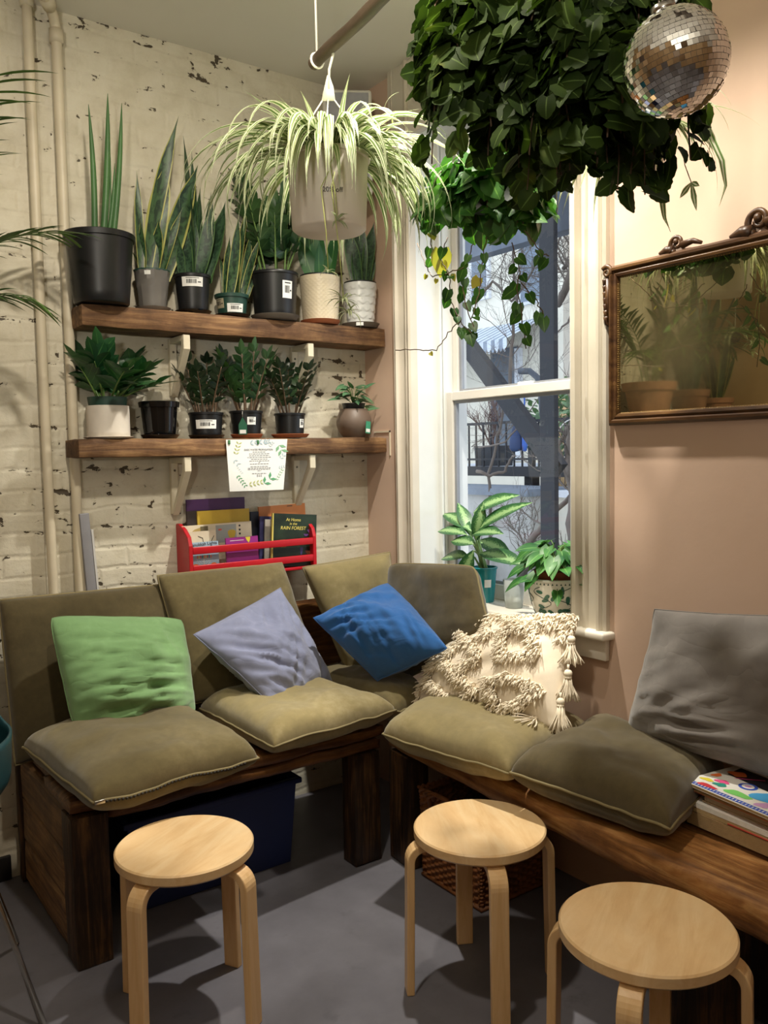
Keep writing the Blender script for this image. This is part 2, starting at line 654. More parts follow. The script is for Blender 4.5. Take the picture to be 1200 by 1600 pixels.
        if bevel:
            md = o.modifiers.new('edge', 'BEVEL')
            md.width = bevel
            md.segments = 2
            md.limit_method = 'ANGLE'
            md.angle_limit = R_(40)
        if sub:
            md = o.modifiers.new('round', 'SUBSURF')
            md.levels = md.render_levels = sub
        if parent is not None:
            o.parent = parent
            MAT4[o.name] = M if M is not None else Matrix()
        else:
            MAT4[o.name] = Matrix()
        return o


def blade(kind, t):
    if kind == 'snake':
        return (.62 + .5 * math.sin(pi * min(1, t * .85 + .05)) ** 1.0) * (1 - t ** 5) * (1.0 if t < .75 else max(0, (1 - t) / .25) ** .65)
    if kind == 'spider':
        return max(0, (.55 + .6 * math.sin(pi * min(1, t * 1.1))) * (1 - t ** 3))
    if kind == 'palm':
        return max(0, math.sin(pi * min(1, t * .9 + .1)))
    return max(.0, math.sin(pi * (t * .97 + .03)) ** .8)


def leafw(kind, t):
    if kind == 'heart':
        tab = [(0, .62, .16), (.2, .98, .06), (.45, .92, 0), (.75, .5, 0), (1, .02, 0)]
    elif kind == 'ivy':
        tab = [(0, .55, .16), (.125, .90, .12), (.25, .93, .05), (.375, 1.06, .02), (.5, .95, 0), (.625, .93, 0), (.75, .66, 0), (.875, .5, 0), (1, .05, 0)]
    elif kind == 'round':
        tab = [(0, .6, .12), (.25, 1.0, .02), (.5, 1.0, 0), (.75, .74, 0), (1, .12, 0)]
    else:
        tab = [(0, .10, 0), (.25, .78, 0), (.5, 1.0, 0), (.75, .72, 0), (1, .03, 0)]
    for a, b in zip(tab, tab[1:]):
        if t <= b[0] + 1e-9:
            k = (t - a[0]) / (b[0] - a[0])
            return a[1] + (b[1] - a[1]) * k, a[2] + (b[2] - a[2]) * k
    return tab[-1][1], tab[-1][2]


def tag(o, label, cat, group=None, kind=None):
    if label:
        o['label'] = label
    if cat:
        o['category'] = cat
    if group:
        o['group'] = group
    if kind:
        o['kind'] = kind
    return o


def thing(name, label, cat, loc=(0, 0, 0), rz=0.0, group=None, kind=None):
    o = bpy.data.objects.new(name, None)
    C.objects.link(o)
    o.location = loc
    o.rotation_euler = (0, 0, rz)
    o.empty_display_size = .05
    MAT4[o.name] = Matrix.Translation(Vector(loc)) @ Matrix.Rotation(rz, 4, 'Z')
    return tag(o, label, cat, group, kind)


def structure(name, mb, mats, label=None, cat=None, **kw):
    o = mb.build(name, mats, **kw)
    return tag(o, label, cat, None, 'structure')


def text(name, body, size, loc, xdir, ydir, mat, parent, align='CENTER', ext=.0002, shear=0, bold=0):
    cu = bpy.data.curves.new(name, 'FONT')
    cu.body = body
    cu.size = size
    cu.align_x = align
    cu.align_y = 'CENTER'
    cu.extrude = ext
    cu.offset = bold
    cu.shear = shear
    cu.materials.append(mat)
    o = bpy.data.objects.new(name, cu)
    C.objects.link(o)
    x = Vector(xdir).normalized()
    y = Vector(ydir)
    y = (y - x * y.dot(x)).normalized()
    z = x.cross(y)
    M = Matrix((x, y, z)).transposed().to_4x4()
    M.translation = Vector(loc)
    if parent is not None:
        o.parent = parent
        Mp = MAT4.get(parent.name, Matrix())
        M = Mp.inverted() @ M
    o.matrix_local = M
    me = bpy.data.meshes.new_from_object(o)
    me.name = name
    q = bpy.data.objects.new(name, me)
    C.objects.link(q)
    q.parent = parent
    q.matrix_local = M
    bpy.data.objects.remove(o)
    return q


def rough_board(a, b, n=(40, 6, 3), amp=.004, seed=0.0, freq=9, edge=.008):
    """a sawn plank with worn, wandering edges"""
    mb = MB()
    a, b = Vector(a), Vector(b)
    bm = bmesh.new()
    nx, ny, nz = n
    pts = {}

    def V(i, j, k):
        key = (i, j, k)
        if key not in pts:
            p = Vector((a.x + (b.x - a.x) * i / nx, a.y + (b.y - a.y) * j / ny, a.z + (b.z - a.z) * k / nz))
            q = p * freq + Vector((seed, seed * 1.7, 0))
            d = noise.noise_vector(q) * amp + noise.noise_vector(q * 3.1) * amp * .4
            ex = sum((i in (0, nx), j in (0, ny), k in (0, nz)))
            if ex >= 2:
                cc = (a + b) / 2
                for ax, (g, gm) in enumerate(((i, nx), (j, ny), (k, nz))):
                    if g == 0:
                        p[ax] += edge * .4
                    elif g == gm:
                        p[ax] -= edge * .4
            pts[key] = len(mb.v)
            mb.v.append(p + d)
            mb.uv.append((0, 0))
        return pts[key]
    for i in range(nx):
        for j in range(ny):
            for k, fl in ((0, 1), (nz, 0)):
                f = (V(i, j, k), V(i + 1, j, k), V(i + 1, j + 1, k), V(i, j + 1, k))
                mb.f.append(f[::-1] if fl else f)
    for i in range(nx):
        for k in range(nz):
            for j, fl in ((0, 0), (ny, 1)):
                f = (V(i, j, k), V(i + 1, j, k), V(i + 1, j, k + 1), V(i, j, k + 1))
                mb.f.append(f[::-1] if fl else f)
    for j in range(ny):
        for k in range(nz):
            for i, fl in ((0, 1), (nx, 0)):
                f = (V(i, j, k), V(i, j + 1, k), V(i, j + 1, k + 1), V(i, j, k + 1))
                mb.f.append(f[::-1] if fl else f)
    mb.mi = [0] * len(mb.f)
    bm.free()
    return mb


class Pillow:
    """a stuffed cover between four seam corners (top left, top right, bottom right, bottom left)"""
    def __init__(s, corners, thick, pin=.05, p=2.6, q=.5, back=1.0, wr=(), seed=0, bend=0.0, sag=0.0, rnd=.0):
        s.c = [Vector(c) for c in corners]
        s.th, s.pin, s.p, s.q, s.bk, s.wr, s.seed, s.bend, s.sag, s.rnd = thick, pin, p, q, back, wr, seed, bend, sag, rnd
        d1 = (s.c[1] + s.c[2] - s.c[0] - s.c[3])
        d2 = (s.c[0] + s.c[1] - s.c[3] - s.c[2])
        s.N = d1.cross(d2).normalized()
        s.X, s.Y = d1.normalized(), d2.normalized()
        s.size = ((d1.length / 2) + (d2.length / 2)) / 2

    def base(s, u, v):
        uu = u * (1 - s.pin * (1 - v * v))
        vv = v * (1 - s.pin * (1 - u * u))
        if s.rnd:
            k = s.rnd * (abs(u) ** 6) * (abs(v) ** 6)
            uu *= 1 - k
            vv *= 1 - k
        a, b = (uu + 1) / 2, (vv + 1) / 2
        tl, tr, br, bl = s.c
        p = (bl * (1 - a) + br * a) * (1 - b) + (tl * (1 - a) + tr * a) * b
        w = noise.noise(Vector((u * 1.7 + s.seed, v * 1.7, s.seed * .3)))
        w2 = noise.noise(Vector((u * 4 + s.seed, v * 4, 5 + s.seed)))
        return p + s.N * (s.bend * (1 - u * u) * (1 - v * v) + .05 * s.th * w + .03 * s.th * w2)

    def pos(s, u, v, side=1, lift=0.0):
        h = max(0, (1 - abs(u) ** s.p) * (1 - abs(v) ** s.p)) ** s.q
        h *= 1 - s.sag * v
        w = 0
        for (ang, fu, fv, amp, cu, cv, rad) in s.wr:
            ca, sa = math.cos(R_(ang)), math.sin(R_(ang))
            a, b = u * ca + v * sa, -u * sa + v * ca
            n = noise.noise(Vector((a * fu, b * fv, s.seed + amp * 100 + side * 3.3)))
            n = 1 - 2.2 * abs(n)
            fall = math.exp(-((u - cu) ** 2 + (v - cv) ** 2) / (rad * rad))
            w += amp * n * fall
        lump = noise.noise(Vector((u * 1.8, v * 1.8, s.seed + 9 * side))) * .16
        d = s.th * .5 * h * (1 + lump) + w * min(1, h * 1.6)
        k = 1 if side > 0 else s.bk
        return s.base(u, v) + s.N * (side * d * k + lift * side)

    def mesh(s, n=46):
        mb = MB()

        def g(u):        # closer rows near the seam
            t = u * 2 - 1
            return math.sin(t * pi / 2) * .55 + t * .45
        mb.grid(lambda a, b: s.pos(g(a), g(b), 1), n, n)
        mb.grid(lambda a, b: s.pos(g(a), g(b), -1), n, n, True)
        return mb

    def rim(s, n=40):
        pts = []
        for i in range(n):
            pts.append(s.base(-1 + 2 * i / n, -1))
        for i in range(n):
            pts.append(s.base(1, -1 + 2 * i / n))
        for i in range(n):
            pts.append(s.base(1 - 2 * i / n, 1))
        for i in range(n):
            pts.append(s.base(-1, 1 - 2 * i / n))
        return pts


def pillow(name, label, cat, corners, thick, mat, pipe=None, group=None, n=46, **kw):
    pl = Pillow(corners, thick, **kw)
    cen = sum((Vector(c) for c in corners), Vector()) / 4
    low = min(c[2] for c in corners)
    t = thing(name, label, cat, (cen.x, cen.y, low), 0, group)
    pl.mesh(n).build('cover', mat, t, weld=True)
    mb = MB()
    mb.tube(pl.rim(), .0042 if pipe else .0022, 6, closed=True)
    mb.build('piping' if pipe else 'seam', pipe or mat, t)
    return t, pl


def label_patch(pot, c, az, rf, z0, z1, wid, mat=None, name='price_label', bars=True, slant=0.0):
    """a sticker that follows the pot's wall; rf(z) is the wall's radius"""
    c = Vector(c)
    r = rf((z0 + z1) / 2)
    ha = wid / r / 2

    def f(u, v, off=.0008, a_=-1, b_=1, v0=0, v1=1):
        s_ = a_ + (b_ - a_) * u
        vv = v0 + (v1 - v0) * v
        z = z0 + (z1 - z0) * vv + slant * s_ * (z1 - z0)
        rr = rf(z) + off
        a = az + s_ * ha
        return c + Vector((rr * math.cos(a), rr * math.sin(a), z))
    mb = MB()
    mb.grid(lambda u, v: f(u, v), 10, 2)
    o = mb.build(name, mat or PAPER, pot)
    if bars:
        mb = MB()
        x = -.55
        rnd = random.Random(7)
        while x < .35:
            w = rnd.choice((.03, .05, .08))
            mb.grid(lambda u, v, x=x, w=w: f(u, v, .0014, x, x + w, .3, .72), 1, 1)
            x += w + rnd.choice((.03, .05))
        mb.grid(lambda u, v: f(u, v, .0014, .5, .8, .4, .5), 2, 1)
        mb.grid(lambda u, v: f(u, v, .0014, -.6, .6, .84, .9), 3, 1)
        mb.build('barcode', INK, o)
    return o


def cam_az(c):
    return math.atan2(CAM.y - c[1], CAM.x - c[0])

# ------------------------------------------------------------------ the setting
YA, XB, ZC = 3.1, 2.14, 2.985            # brick wall, window wall, ceiling
X0, Y0 = -2.5, -2.4                       # the rest of the room behind the camera
mb = MB(); mb.box((X0, Y0, -.12), (XB, YA, 0)); structure('floor', mb, FLOOR, 'dark grey painted concrete floor', 'floor', smooth=False)
mb = MB(); mb.box((X0 - .1, Y0 - .1, ZC), (XB + .25, YA + .15, ZC + .12)); structure('ceiling', mb, CEIL, 'plain off-white ceiling', 'ceiling', smooth=False)
mb = MB(); mb.box((X0 - .1, YA, -.12), (XB + .25, YA + .15, ZC)); structure('wall_back', mb, BRICK, 'cream painted brick wall with pitted joints behind the shelves', 'wall', smooth=False)
WY0, WY1, WZ0, WZ1 = 1.886, 2.735, .80, 2.72      # window opening
mb = MB()
for y0, y1, z0, z1 in ((Y0, WY0, -.12, ZC), (WY1, YA, -.12, ZC), (WY0, WY1, -.12, WZ0), (WY0, WY1, WZ1, ZC)):
    mb.box((XB, y0, z0), (XB + .25, y1, z1))
structure('wall_right', mb, PINK, 'dusty pink plaster wall around the window', 'wall', smooth=False)
mb = MB(); mb.box((X0 - .1, Y0, -.12), (X0, YA, ZC)); structure('wall_left', mb, TAN, 'tan wall on the far left, seen in reflections', 'wall', smooth=False)
mb = MB(); mb.box((X0 - .1, Y0 - .1, -.12), (XB + .25, Y0, ZC)); structure('wall_front', mb, TAN, 'tan wall at the near end of the room', 'wall', smooth=False)
W_END = wood('weathered_end_wood', '#38261a', '#7a5a38', '#a98558', 1, .6, 14, 1, .5, .6)
mb = MB(); mb.box((-1.7, 2.62, 0), (-.42, YA, ZC)); structure('pillar', mb, TAN, 'tan boxed-out wall past the potted plants, seen in the mirror', 'wall', smooth=False)
mb = MB(); mb.box((-.42, YA - .016, 0), (.60, YA, .085)); structure('baseboard_back', mb, plain('black_baseboard', '#1a1715', .6), 'low black baseboard under the brick wall', 'baseboard', bevel=.003)


def casing(name, y0, y1, z0, z1, label, paint):
    """moulded board: flat, bead, hollow, bead, flat"""
    w = y1 - y0
    prof = [(0, 0), (0, .018), (.06, .024), (.12, .018), (.16, .030), (.22, .032), (.27, .022), (.33, .016), (.55, .016), (.60, .024), (.68, .026), (.72, .016), (.80, .016), (.84, .036), (.94, .040), (1.0, .034), (1.0, 0)]
    mb = MB()
    n = 60
    rows = []
    for i in range(n + 1):
        z = z0 + (z1 - z0) * i / n
        rows.append([Vector((XB - d * 1.0 - .0012 * noise.noise(Vector((z * 14, t * 9, y0))) * (d > 0), y0 + w * t, z)) for t, d in prof])
    k = len(prof)
    vs = [p for r in rows for p in r]
    fs = []
    for i in range(n):
        for j in range(k - 1):
            fs.append((i * k + j, (i + 1) * k + j, (i + 1) * k + j + 1, i * k + j + 1))
    fs.append(tuple(range(k)))
    fs.append(tuple(n * k + j for j in range(k))[::-1])
    mb.add(vs, fs)
    return structure(name, mb, paint, label, 'trim', auto=40)


casing('trim_1', 2.862, 2.728, .80, ZC, 'moulded white casing on the corner side of the window', TRIM_OFF)
casing('trim_2', 1.757, 1.890, .858, ZC, 'moulded cream casing on the mirror side of the window', TRIM_CREAM)
mb = MB(); mb.box((XB - .03, 1.757, WZ1 - .02), (XB, 2.862, ZC)); structure('trim_3', mb, TRIM, 'white head board above the window', 'trim', bevel=.004)

# the window: reveal boards, two sashes that slide past each other, panes, inside sill
win = thing('window_1', 'white double-hung sash window between moulded casings', 'window', (XB + .1, 2.31, .845), 0, None, 'structure')
REV = plain('reveal_paint', '#dfe0dc', .35, 0, .04, 6, .1, .5, 26)
mb = MB()
for y, s in ((WY1, -1), (WY0, 1)):
    mb.box((XB - .034, min(y, y + s * .006), .845), (XB + .25, max(y, y + s * .006), WZ1))
    mb.box((XB + .100, min(y, y + s * .030), .845), (XB + .112, max(y, y + s * .030), WZ1))      # stop bead
    mb.box((XB + .125, min(y, y + s * .022), .845), (XB + .25, max(y, y + s * .022), WZ1))
mb.box((XB, WY0, WZ1 - .02), (XB + .25, WY1, WZ1))
mb.build('window_frame', REV, win, bevel=.003, smooth=False)
mb = MB()
mb.box((XB - .055, 1.738, .845), (XB + .25, 2.885, .872))
mb.build('window_sill', TRIM, win, bevel=.008)
mb = MB()
mb.box((XB - .022, 1.757, .775), (XB, 2.862, .845))
mb.build('sill_apron', TRIM, win, bevel=.004)
XS = XB + .135                            # inner (lower) sash face
YL, YR = WY1 - .024, WY0 + .008
ZM = P(713.5, 610, x=XS).z - .004        # top of the meeting rail


def sash(name, x, z0, z1, st, top, bot):
    mb = MB()
    d = .032
    mb.box((x, YL - st, z0), (x + d, YL, z1))
    mb.box((x, YR, z0), (x + d, YR + st, z1))
    mb.box((x, YR + st, z1 - top), (x + d, YL - st, z1))
    mb.box((x, YR + st, z0), (x + d, YL - st, z0 + bot))
    o = mb.build(name, SASH, win, bevel=.003, smooth=False)
    mb = MB()
    g = .012
    for a, b in (((x + .010, YR + st, z0 + bot), (x + .026, YR + st + g, z1 - top)), ((x + .010, YL - st - g, z0 + bot), (x + .026, YL - st, z1 - top)),
                 ((x + .010, YR + st + g, z1 - top - g), (x + .026, YL - st - g, z1 - top)), ((x + .010, YR + st + g, z0 + bot), (x + .026, YL - st - g, z0 + bot + g))):
        mb.box(a, b)
    mb.build('glazing_bead', SASHGREY, o, smooth=False)
    mb = MB()
    mb.add([Vector((x + .018, y, z)) for y, z in ((YR + st, z0 + bot), (YL - st, z0 + bot), (YL - st, z1 - top), (YR + st, z1 - top))], [(0, 1, 2, 3)])
    mb.build('pane', GLASS, o, smooth=False)
    return o


lo = sash('lower_sash', XS, .872, ZM, .036, .036, .060)
hi = sash('upper_sash', XS + .036, ZM - .034, WZ1 - .02, .030, .035, .034)
mb = MB(); mb.box((XS + .030, 2.26, ZM - .002), (XS + .060, 2.33, ZM + .014)); mb.build('sash_lock', SASH, win, bevel=.003)

# ---- pipes on the brick wall
for i, (xa, r) in enumerate(((.776, .0165), (.868, .0175))):
    top = (2.985, 2.93)[i]
    t = thing('heating_pipe', ('cream painted vertical pipe left of its twin, nearer the picture edge', 'cream painted vertical pipe with an elbow at the ceiling, beside the shelves')[i], 'pipe', (xa, 3.065, 0), 0, 'heating pipes on the brick wall')
    mb = MB()
    if i == 0:
        mb.tube([(xa + .0008 * math.sin(z * 3), 3.065, z) for z in [k * .1 for k in range(30)] + [2.985]], r, 14)
    else:
        mb.tube([(xa, 3.065, k * .1) for k in range(29)] + [(xa, 3.065, 2.90), (xa - .01, 3.05, 2.935), (xa - .03, 3.02, 2.955), (xa - .06, 2.97, 2.96), (xa - .12, 2.86, 2.962)], r, 14)
    mb.build('pipe_run', PIPEPAINT, t)
    mb = MB()
    if i:
        mb.tube([(xa, 3.065, 2.86), (xa, 3.065, 2.905)], r * 1.35, 14)
        mb.tube([(xa - .03, 3.02, 2.955), (xa - .055, 2.98, 2.96)], r * 1.35, 14)
    else:
        mb.tube([(xa, 3.065, 2.955), (xa, 3.065, 2.985)], r * 1.35, 14)
    mb.build('collar', PIPEPAINT, t)

# long thin grey boards leaning in the gap beside the pipe
t = thing('leaning_board', 'thin grey board leaning on the brick wall beside the pipe', 'board', (.93, 3.05, 0))
mb = MB()
M = Matrix.Translation((.955, 3.045, 0)) @ Matrix.Rotation(R_(-3.2), 4, 'Y')
mb.box((-.017, -.008, 0), (.017, .008, 1.26), M)
mb.build('board', plain('grey_board', '#7d7c80', .5), t, bevel=.003)
mb = MB()
mb.box((.019, -.006, 0), (.026, .006, 1.20), M)
mb.build('edge_strip', plain('pale_edge', '#c9c7c4', .5), t, smooth=False)

# ---- shelves and their brackets
SY = 2.936
SCREW = plain('screw_steel', '#6d665a', .4, .6)
for nm, xa, z0, z1, lab, seed in (('wall_shelf', .874, 1.897, 1.974, 'thick reclaimed wood shelf holding the large pots, upper of two', 3), ('wall_shelf', .845, 1.452, 1.517, 'reclaimed wood shelf with a paper hung on its front, lower of two', 8)):
    o = rough_board((xa, SY, z0), (XB - .004, YA - .004, z1), (70, 8, 5), .0028, seed, 8, .008).build(nm, W_SHELF, None, auto=50)
    tag(o, lab, 'shelf', 'reclaimed wood shelves')
for (px, py, ztop, where) in ((284, 520, 1.893, 'under the upper shelf, left of its pair'), (478, 535, 1.893, 'under the upper shelf, near the corner'), (286, 712, 1.449, 'under the lower shelf, above the red book rack end'), (481, 710, 1.449, 'under the lower shelf, right of the hanging paper')):
    xb = P(px + 6, py, y=2.955).x
    t = thing('shelf_bracket', 'white painted bracket with slanted brace ' + where, 'bracket', (xb, YA, ztop), 0, 'white shelf brackets')
    h, w = .215, .014
    mb = MB(); mb.box((xb - w, YA - .024, ztop - h), (xb + w, YA - .002, ztop)); mb.build('upright', WHITEPAINT, t, bevel=.003)
    mb = MB(); mb.box((xb - w, SY + .012, ztop - .022), (xb + w, YA - .024, ztop)); mb.build('arm', WHITEPAINT, t, bevel=.003)
    mb = MB(); mb.prism([(SY + .010, ztop - .001), (SY + .034, ztop - .001), (SY + .034, ztop - .040), (YA - .022, ztop - h + .018), (YA - .022, ztop - h - .006), (SY + .010, ztop - .052)], 0, xb - w * .95, xb + w * .95); mb.build('brace', WHITEPAINT, t, bevel=.003, smooth=False)
    for k in (.05, .19):
        mb = MB(); mb.sphere((xb, YA - .025, ztop - k), .0045, 6, (1, .6, 1)); mb.build('screw', SCREW, t)
mb = MB()
mb.box((XB - .0045, SY - .016, 1.440), (XB - .0005, SY - .010, 1.545)); mb.box((XB - .0045, SY - .016, 1.538), (XB - .0005, SY + .10, 1.545))
tag(mb.build('corner_bracket', WHITEPAINT, None, smooth=False), 'thin white angle strip on the pink wall at the lower shelf end', 'bracket')

# ---- box speaker in the top corner
sc = Vector((1.975, 2.955, 2.70))
ang = math.atan2(-1, -.62)
M = Matrix.Translation(sc) @ Matrix.Rotation(ang + pi / 2, 4, 'Z') @ Matrix.Rotation(R_(6), 4, 'X')
t = thing('corner_speaker', 'white box loudspeaker with grey front, high in the room corner', 'speaker', tuple(sc))
mb = MB(); mb.box((-.098, -.05, -.20), (.098, .10, .20), M); mb.build('cabinet', plain('white_speaker_plastic', '#d9d5cc', .4), t, bevel=.012)
mb = MB(); mb.box((-.084, -.058, -.186), (.084, -.0495, .186), M); mb.build('grille', plain('grey_speaker_cloth', '#9b9b9f', .8, 0, .05, 40, .3), t, bevel=.003)

# ---- wooden benches
BZ = .490
t = thing('wooden_bench', 'rough dark reclaimed wood bench along the brick wall', 'bench', (1.15, 2.7, 0), 0, 'reclaimed wood benches')
rough_board((.622, 2.408, BZ - .045), (1.722, 2.69, BZ), (60, 8, 3), .006, 1, 7, .014).build('seat_plank', W_SEATX, t, auto=50)
rough_board((.645, 2.694, BZ - .045), (1.722, 2.985, BZ), (60, 8, 3), .004, 21, 7, .012).build('seat_plank', W_SEATX, t, auto=50)
rough_board((.735, 2.418, BZ - .086), (1.705, 2.465, BZ - .047), (50, 4, 3), .006, 2, 8, .012).build('apron', W_SEATX, t, auto=50)
for xa, xb_, ya, yb, sd in ((.622, .732, 2.392, 2.50, 4), (1.585, 1.700, 2.412, 2.50, 5)):
    rough_board((xa, ya, 0), (xb_, yb, BZ - (.046 if xa < 1 else .087)), (5, 5, 22), .003, sd, 8, .01).build('leg', W_BENCH, t, auto=50)
for k in range(3):
    rough_board((.630, 2.502, .012 + k * .145), (.668, 3.03, .012 + k * .145 + (.143 if k < 2 else .140)), (4, 24, 6), .003, 6 + k, 8, .01).build('end_board', W_END, t, auto=50)
rough_board((.622, 3.032, .0), (.700, 3.075, BZ + .01), (4, 4, 18), .003, 7, 8, .01).build('back_post', W_BENCH, t, auto=50)
rough_board((.72, 3.032, .56), (2.06, 3.048, .848), (60, 3, 14), .003, 12, 7, .010).build('backrest_board', W_SEATX, t, auto=50)
for xx in (.70 + .008, 1.35, 1.98):
    rough_board((xx, 3.002, .0), (xx + .05, 3.030, .84), (3, 3, 16), .002, xx, 8, .01).build('back_support', W_BENCH, t, auto=50)

t = thing('wooden_bench', 'honey-brown reclaimed wood bench along the window wall', 'bench', (1.92, 1.5, 0), 0, 'reclaimed wood benches')
MBEN = Matrix.Translation((1.727, 2.427, 0)) @ Matrix.Rotation(R_(-3.77), 4, 'Z')


def bboard(nm, a, b, n, amp, sd, fr, ed, mat):
    q = rough_board(a, b, n, amp, sd, fr, ed)
    q.v = [MBEN @ p for p in q.v]
    return q.build(nm, mat, t, auto=50)


bboard('seat_plank', (.002, -2.0, -.088 + BZ), (.205, -.004, BZ), (8, 70, 4), .006, 31, 6, .018, W_SEATY)
bboard('seat_plank', (.209, -2.0, -.078 + BZ), (.385, -.004, BZ), (8, 70, 4), .004, 35, 6, .012, W_SEATY)
for xa, xb_, ya, yb, sd in ((.004, .09, -.15, -.012, 41), (.045, .165, -1.36, -1.21, 43), (.045, .165, -1.95, -1.80, 45)):
    bboard('leg', (xa, ya, 0), (xb_, yb, BZ - .09), (5, 5, 22), .003, sd, 8, .01, W_BENCH)
for ya in (-.14, -1.34, -1.92):
    bboard('back_support', (.30, ya, 0), (.37, ya + .1, BZ - .080), (4, 4, 18), .002, ya, 8, .01, W_BENCH)

# ---- under the benches
t = thing('storage_tub', 'dark navy plastic storage tub under the brick-wall bench', 'storage tub', (1.16, 2.76, 0))
NAVY = plain('navy_plastic', '#1c2a5c', .5, 0, .12, 6, .1)
mb = MB()
pr = lambda k: [(.86 - k, 2.60 - k), (1.43 + k, 2.60 - k), (1.43 + k, 2.98 + k), (.86 - k, 2.98 + k)]
vs = [Vector((x, y, 0)) for x, y in pr(0)] + [Vector((x, y, .30)) for x, y in pr(.02)] + [Vector((x, y, .30)) for x, y in pr(.012)] + [Vector((x, y, .01)) for x, y in pr(-.008)]
mb.add(vs, [(3, 2, 1, 0)] + [(i + 4 * k, (i + 1) % 4 + 4 * k, (i + 1) % 4 + 4 * k + 4, i + 4 * k + 4) for k in range(3) for i in range(4)] + [(12, 13, 14, 15)])
mb.build('tub_body', NAVY, t, bevel=.012, smooth=False)
mb = MB()
for a, b in (((.825, 2.565, .292), (1.465, 2.585, .312)), ((.825, 2.995, .292), (1.465, 3.015, .312)), ((.825, 2.585, .292), (.845, 2.995, .312)), ((1.445, 2.585, .292), (1.465, 2.995, .312))):
    mb.box(a, b)
mb.build('rim', NAVY, t, bevel=.004)

t = thing('wicker_basket', 'brown woven wicker basket behind the middle stool, under the bench', 'basket', (1.90, 2.08, 0))
WICK = plain('brown_wicker', '#7a4a24', .55, 0, .35, 40, .4)
bx0, bx1, by0, by1, bh = 1.735, 2.03, 1.93, 2.235, .30


def weave(fa, fb, nu, nv, nrm):
    def f(u, v):
        p = fa + (fb - fa) * u
        z = .005 + bh * v
        k = math.sin(u * nu * pi) * (1 if int(v * nv) % 2 else -1)
        k *= abs(math.sin(v * nv * pi)) ** .6
        b = abs(math.sin(v * nv * pi)) ** .5
        return Vector((p.x, p.y, z)) + Vector(nrm) * (.006 * k + .004 * b - .012 * (1 - v))
    return f


mb = MB()
cs = [Vector((bx0, by0, 0)), Vector((bx0, by1, 0)), Vector((bx1, by1, 0)), Vector((bx1, by0, 0))]
for i, nr in enumerate(((-1, 0, 0), (0, 1, 0), (1, 0, 0), (0, -1, 0))):
    mb.grid(weave(cs[i], cs[(i + 1) % 4], 14, 26, nr), 84, 130)
mb.build('woven_body', WICK, t)
mb = MB()
for k in range(3):
    ring = []
    nn = 120
    per = cs + [cs[0]]
    for i in range(4):
        for j in range(nn // 4):
            p = per[i] + (per[i + 1] - per[i]) * (j / (nn // 4))
            a = (i * nn / 4 + j) * .9 + k * 2.1
            ring.append(p + Vector((math.cos(a) * .006, math.sin(a) * .006, .305 + .007 * math.sin(a))))
    mb.tube(ring, .006, 6, closed=True)
mb.build('braided_rim', WICK, t)
mb = MB()
hy = (by0 + by1) / 2
mb.tube([(bx0 - .012, hy - .07, .25), (bx0 - .03, hy - .07, .31), (bx0 - .035, hy - .03, .335), (bx0 - .035, hy + .03, .335), (bx0 - .03, hy + .07, .31), (bx0 - .012, hy + .07, .25)], .008, 8)
mb.build('handle', WICK, t)
mb = MB(); mb.box((bx0, by0, .003), (bx1, by1, .012)); mb.build('basket_floor', WICK, t)

t = thing('grey_bucket', 'grey plastic bucket on the floor behind the right-hand stool', 'bucket', (1.98, .90, 0))
BUCK = plain('grey_bucket_plastic', '#8c9698', .4)
mb = MB(); mb.lathe([(.0, .004), (.115, .004), (.12, 0), (.125, .01), (.150, .27), (.158, .27), (.158, .285), (.146, .285), (.143, .27), (.118, .012), (0, .012)], (1.98, .90, 0), 40); mb.build('bucket_body', BUCK, t, auto=40)
mb = MB(); mb.tube([(1.98 + .160 * math.cos(a), .90 + .160 * math.sin(a), .262 - .10 * max(0, math.sin(a - 3.4)) ) for a in [3.4 + k * pi / 16 for k in range(17)]], .003, 6); mb.build('bail_handle', CHROME, t)

# ---- stools
W_EDGE = wood('birch_ply_edge', '#a97d4b', '#caa06a', '#dcb884', 2, .4, 60, 1, .1, .1)
SR, SH = .1775, .445


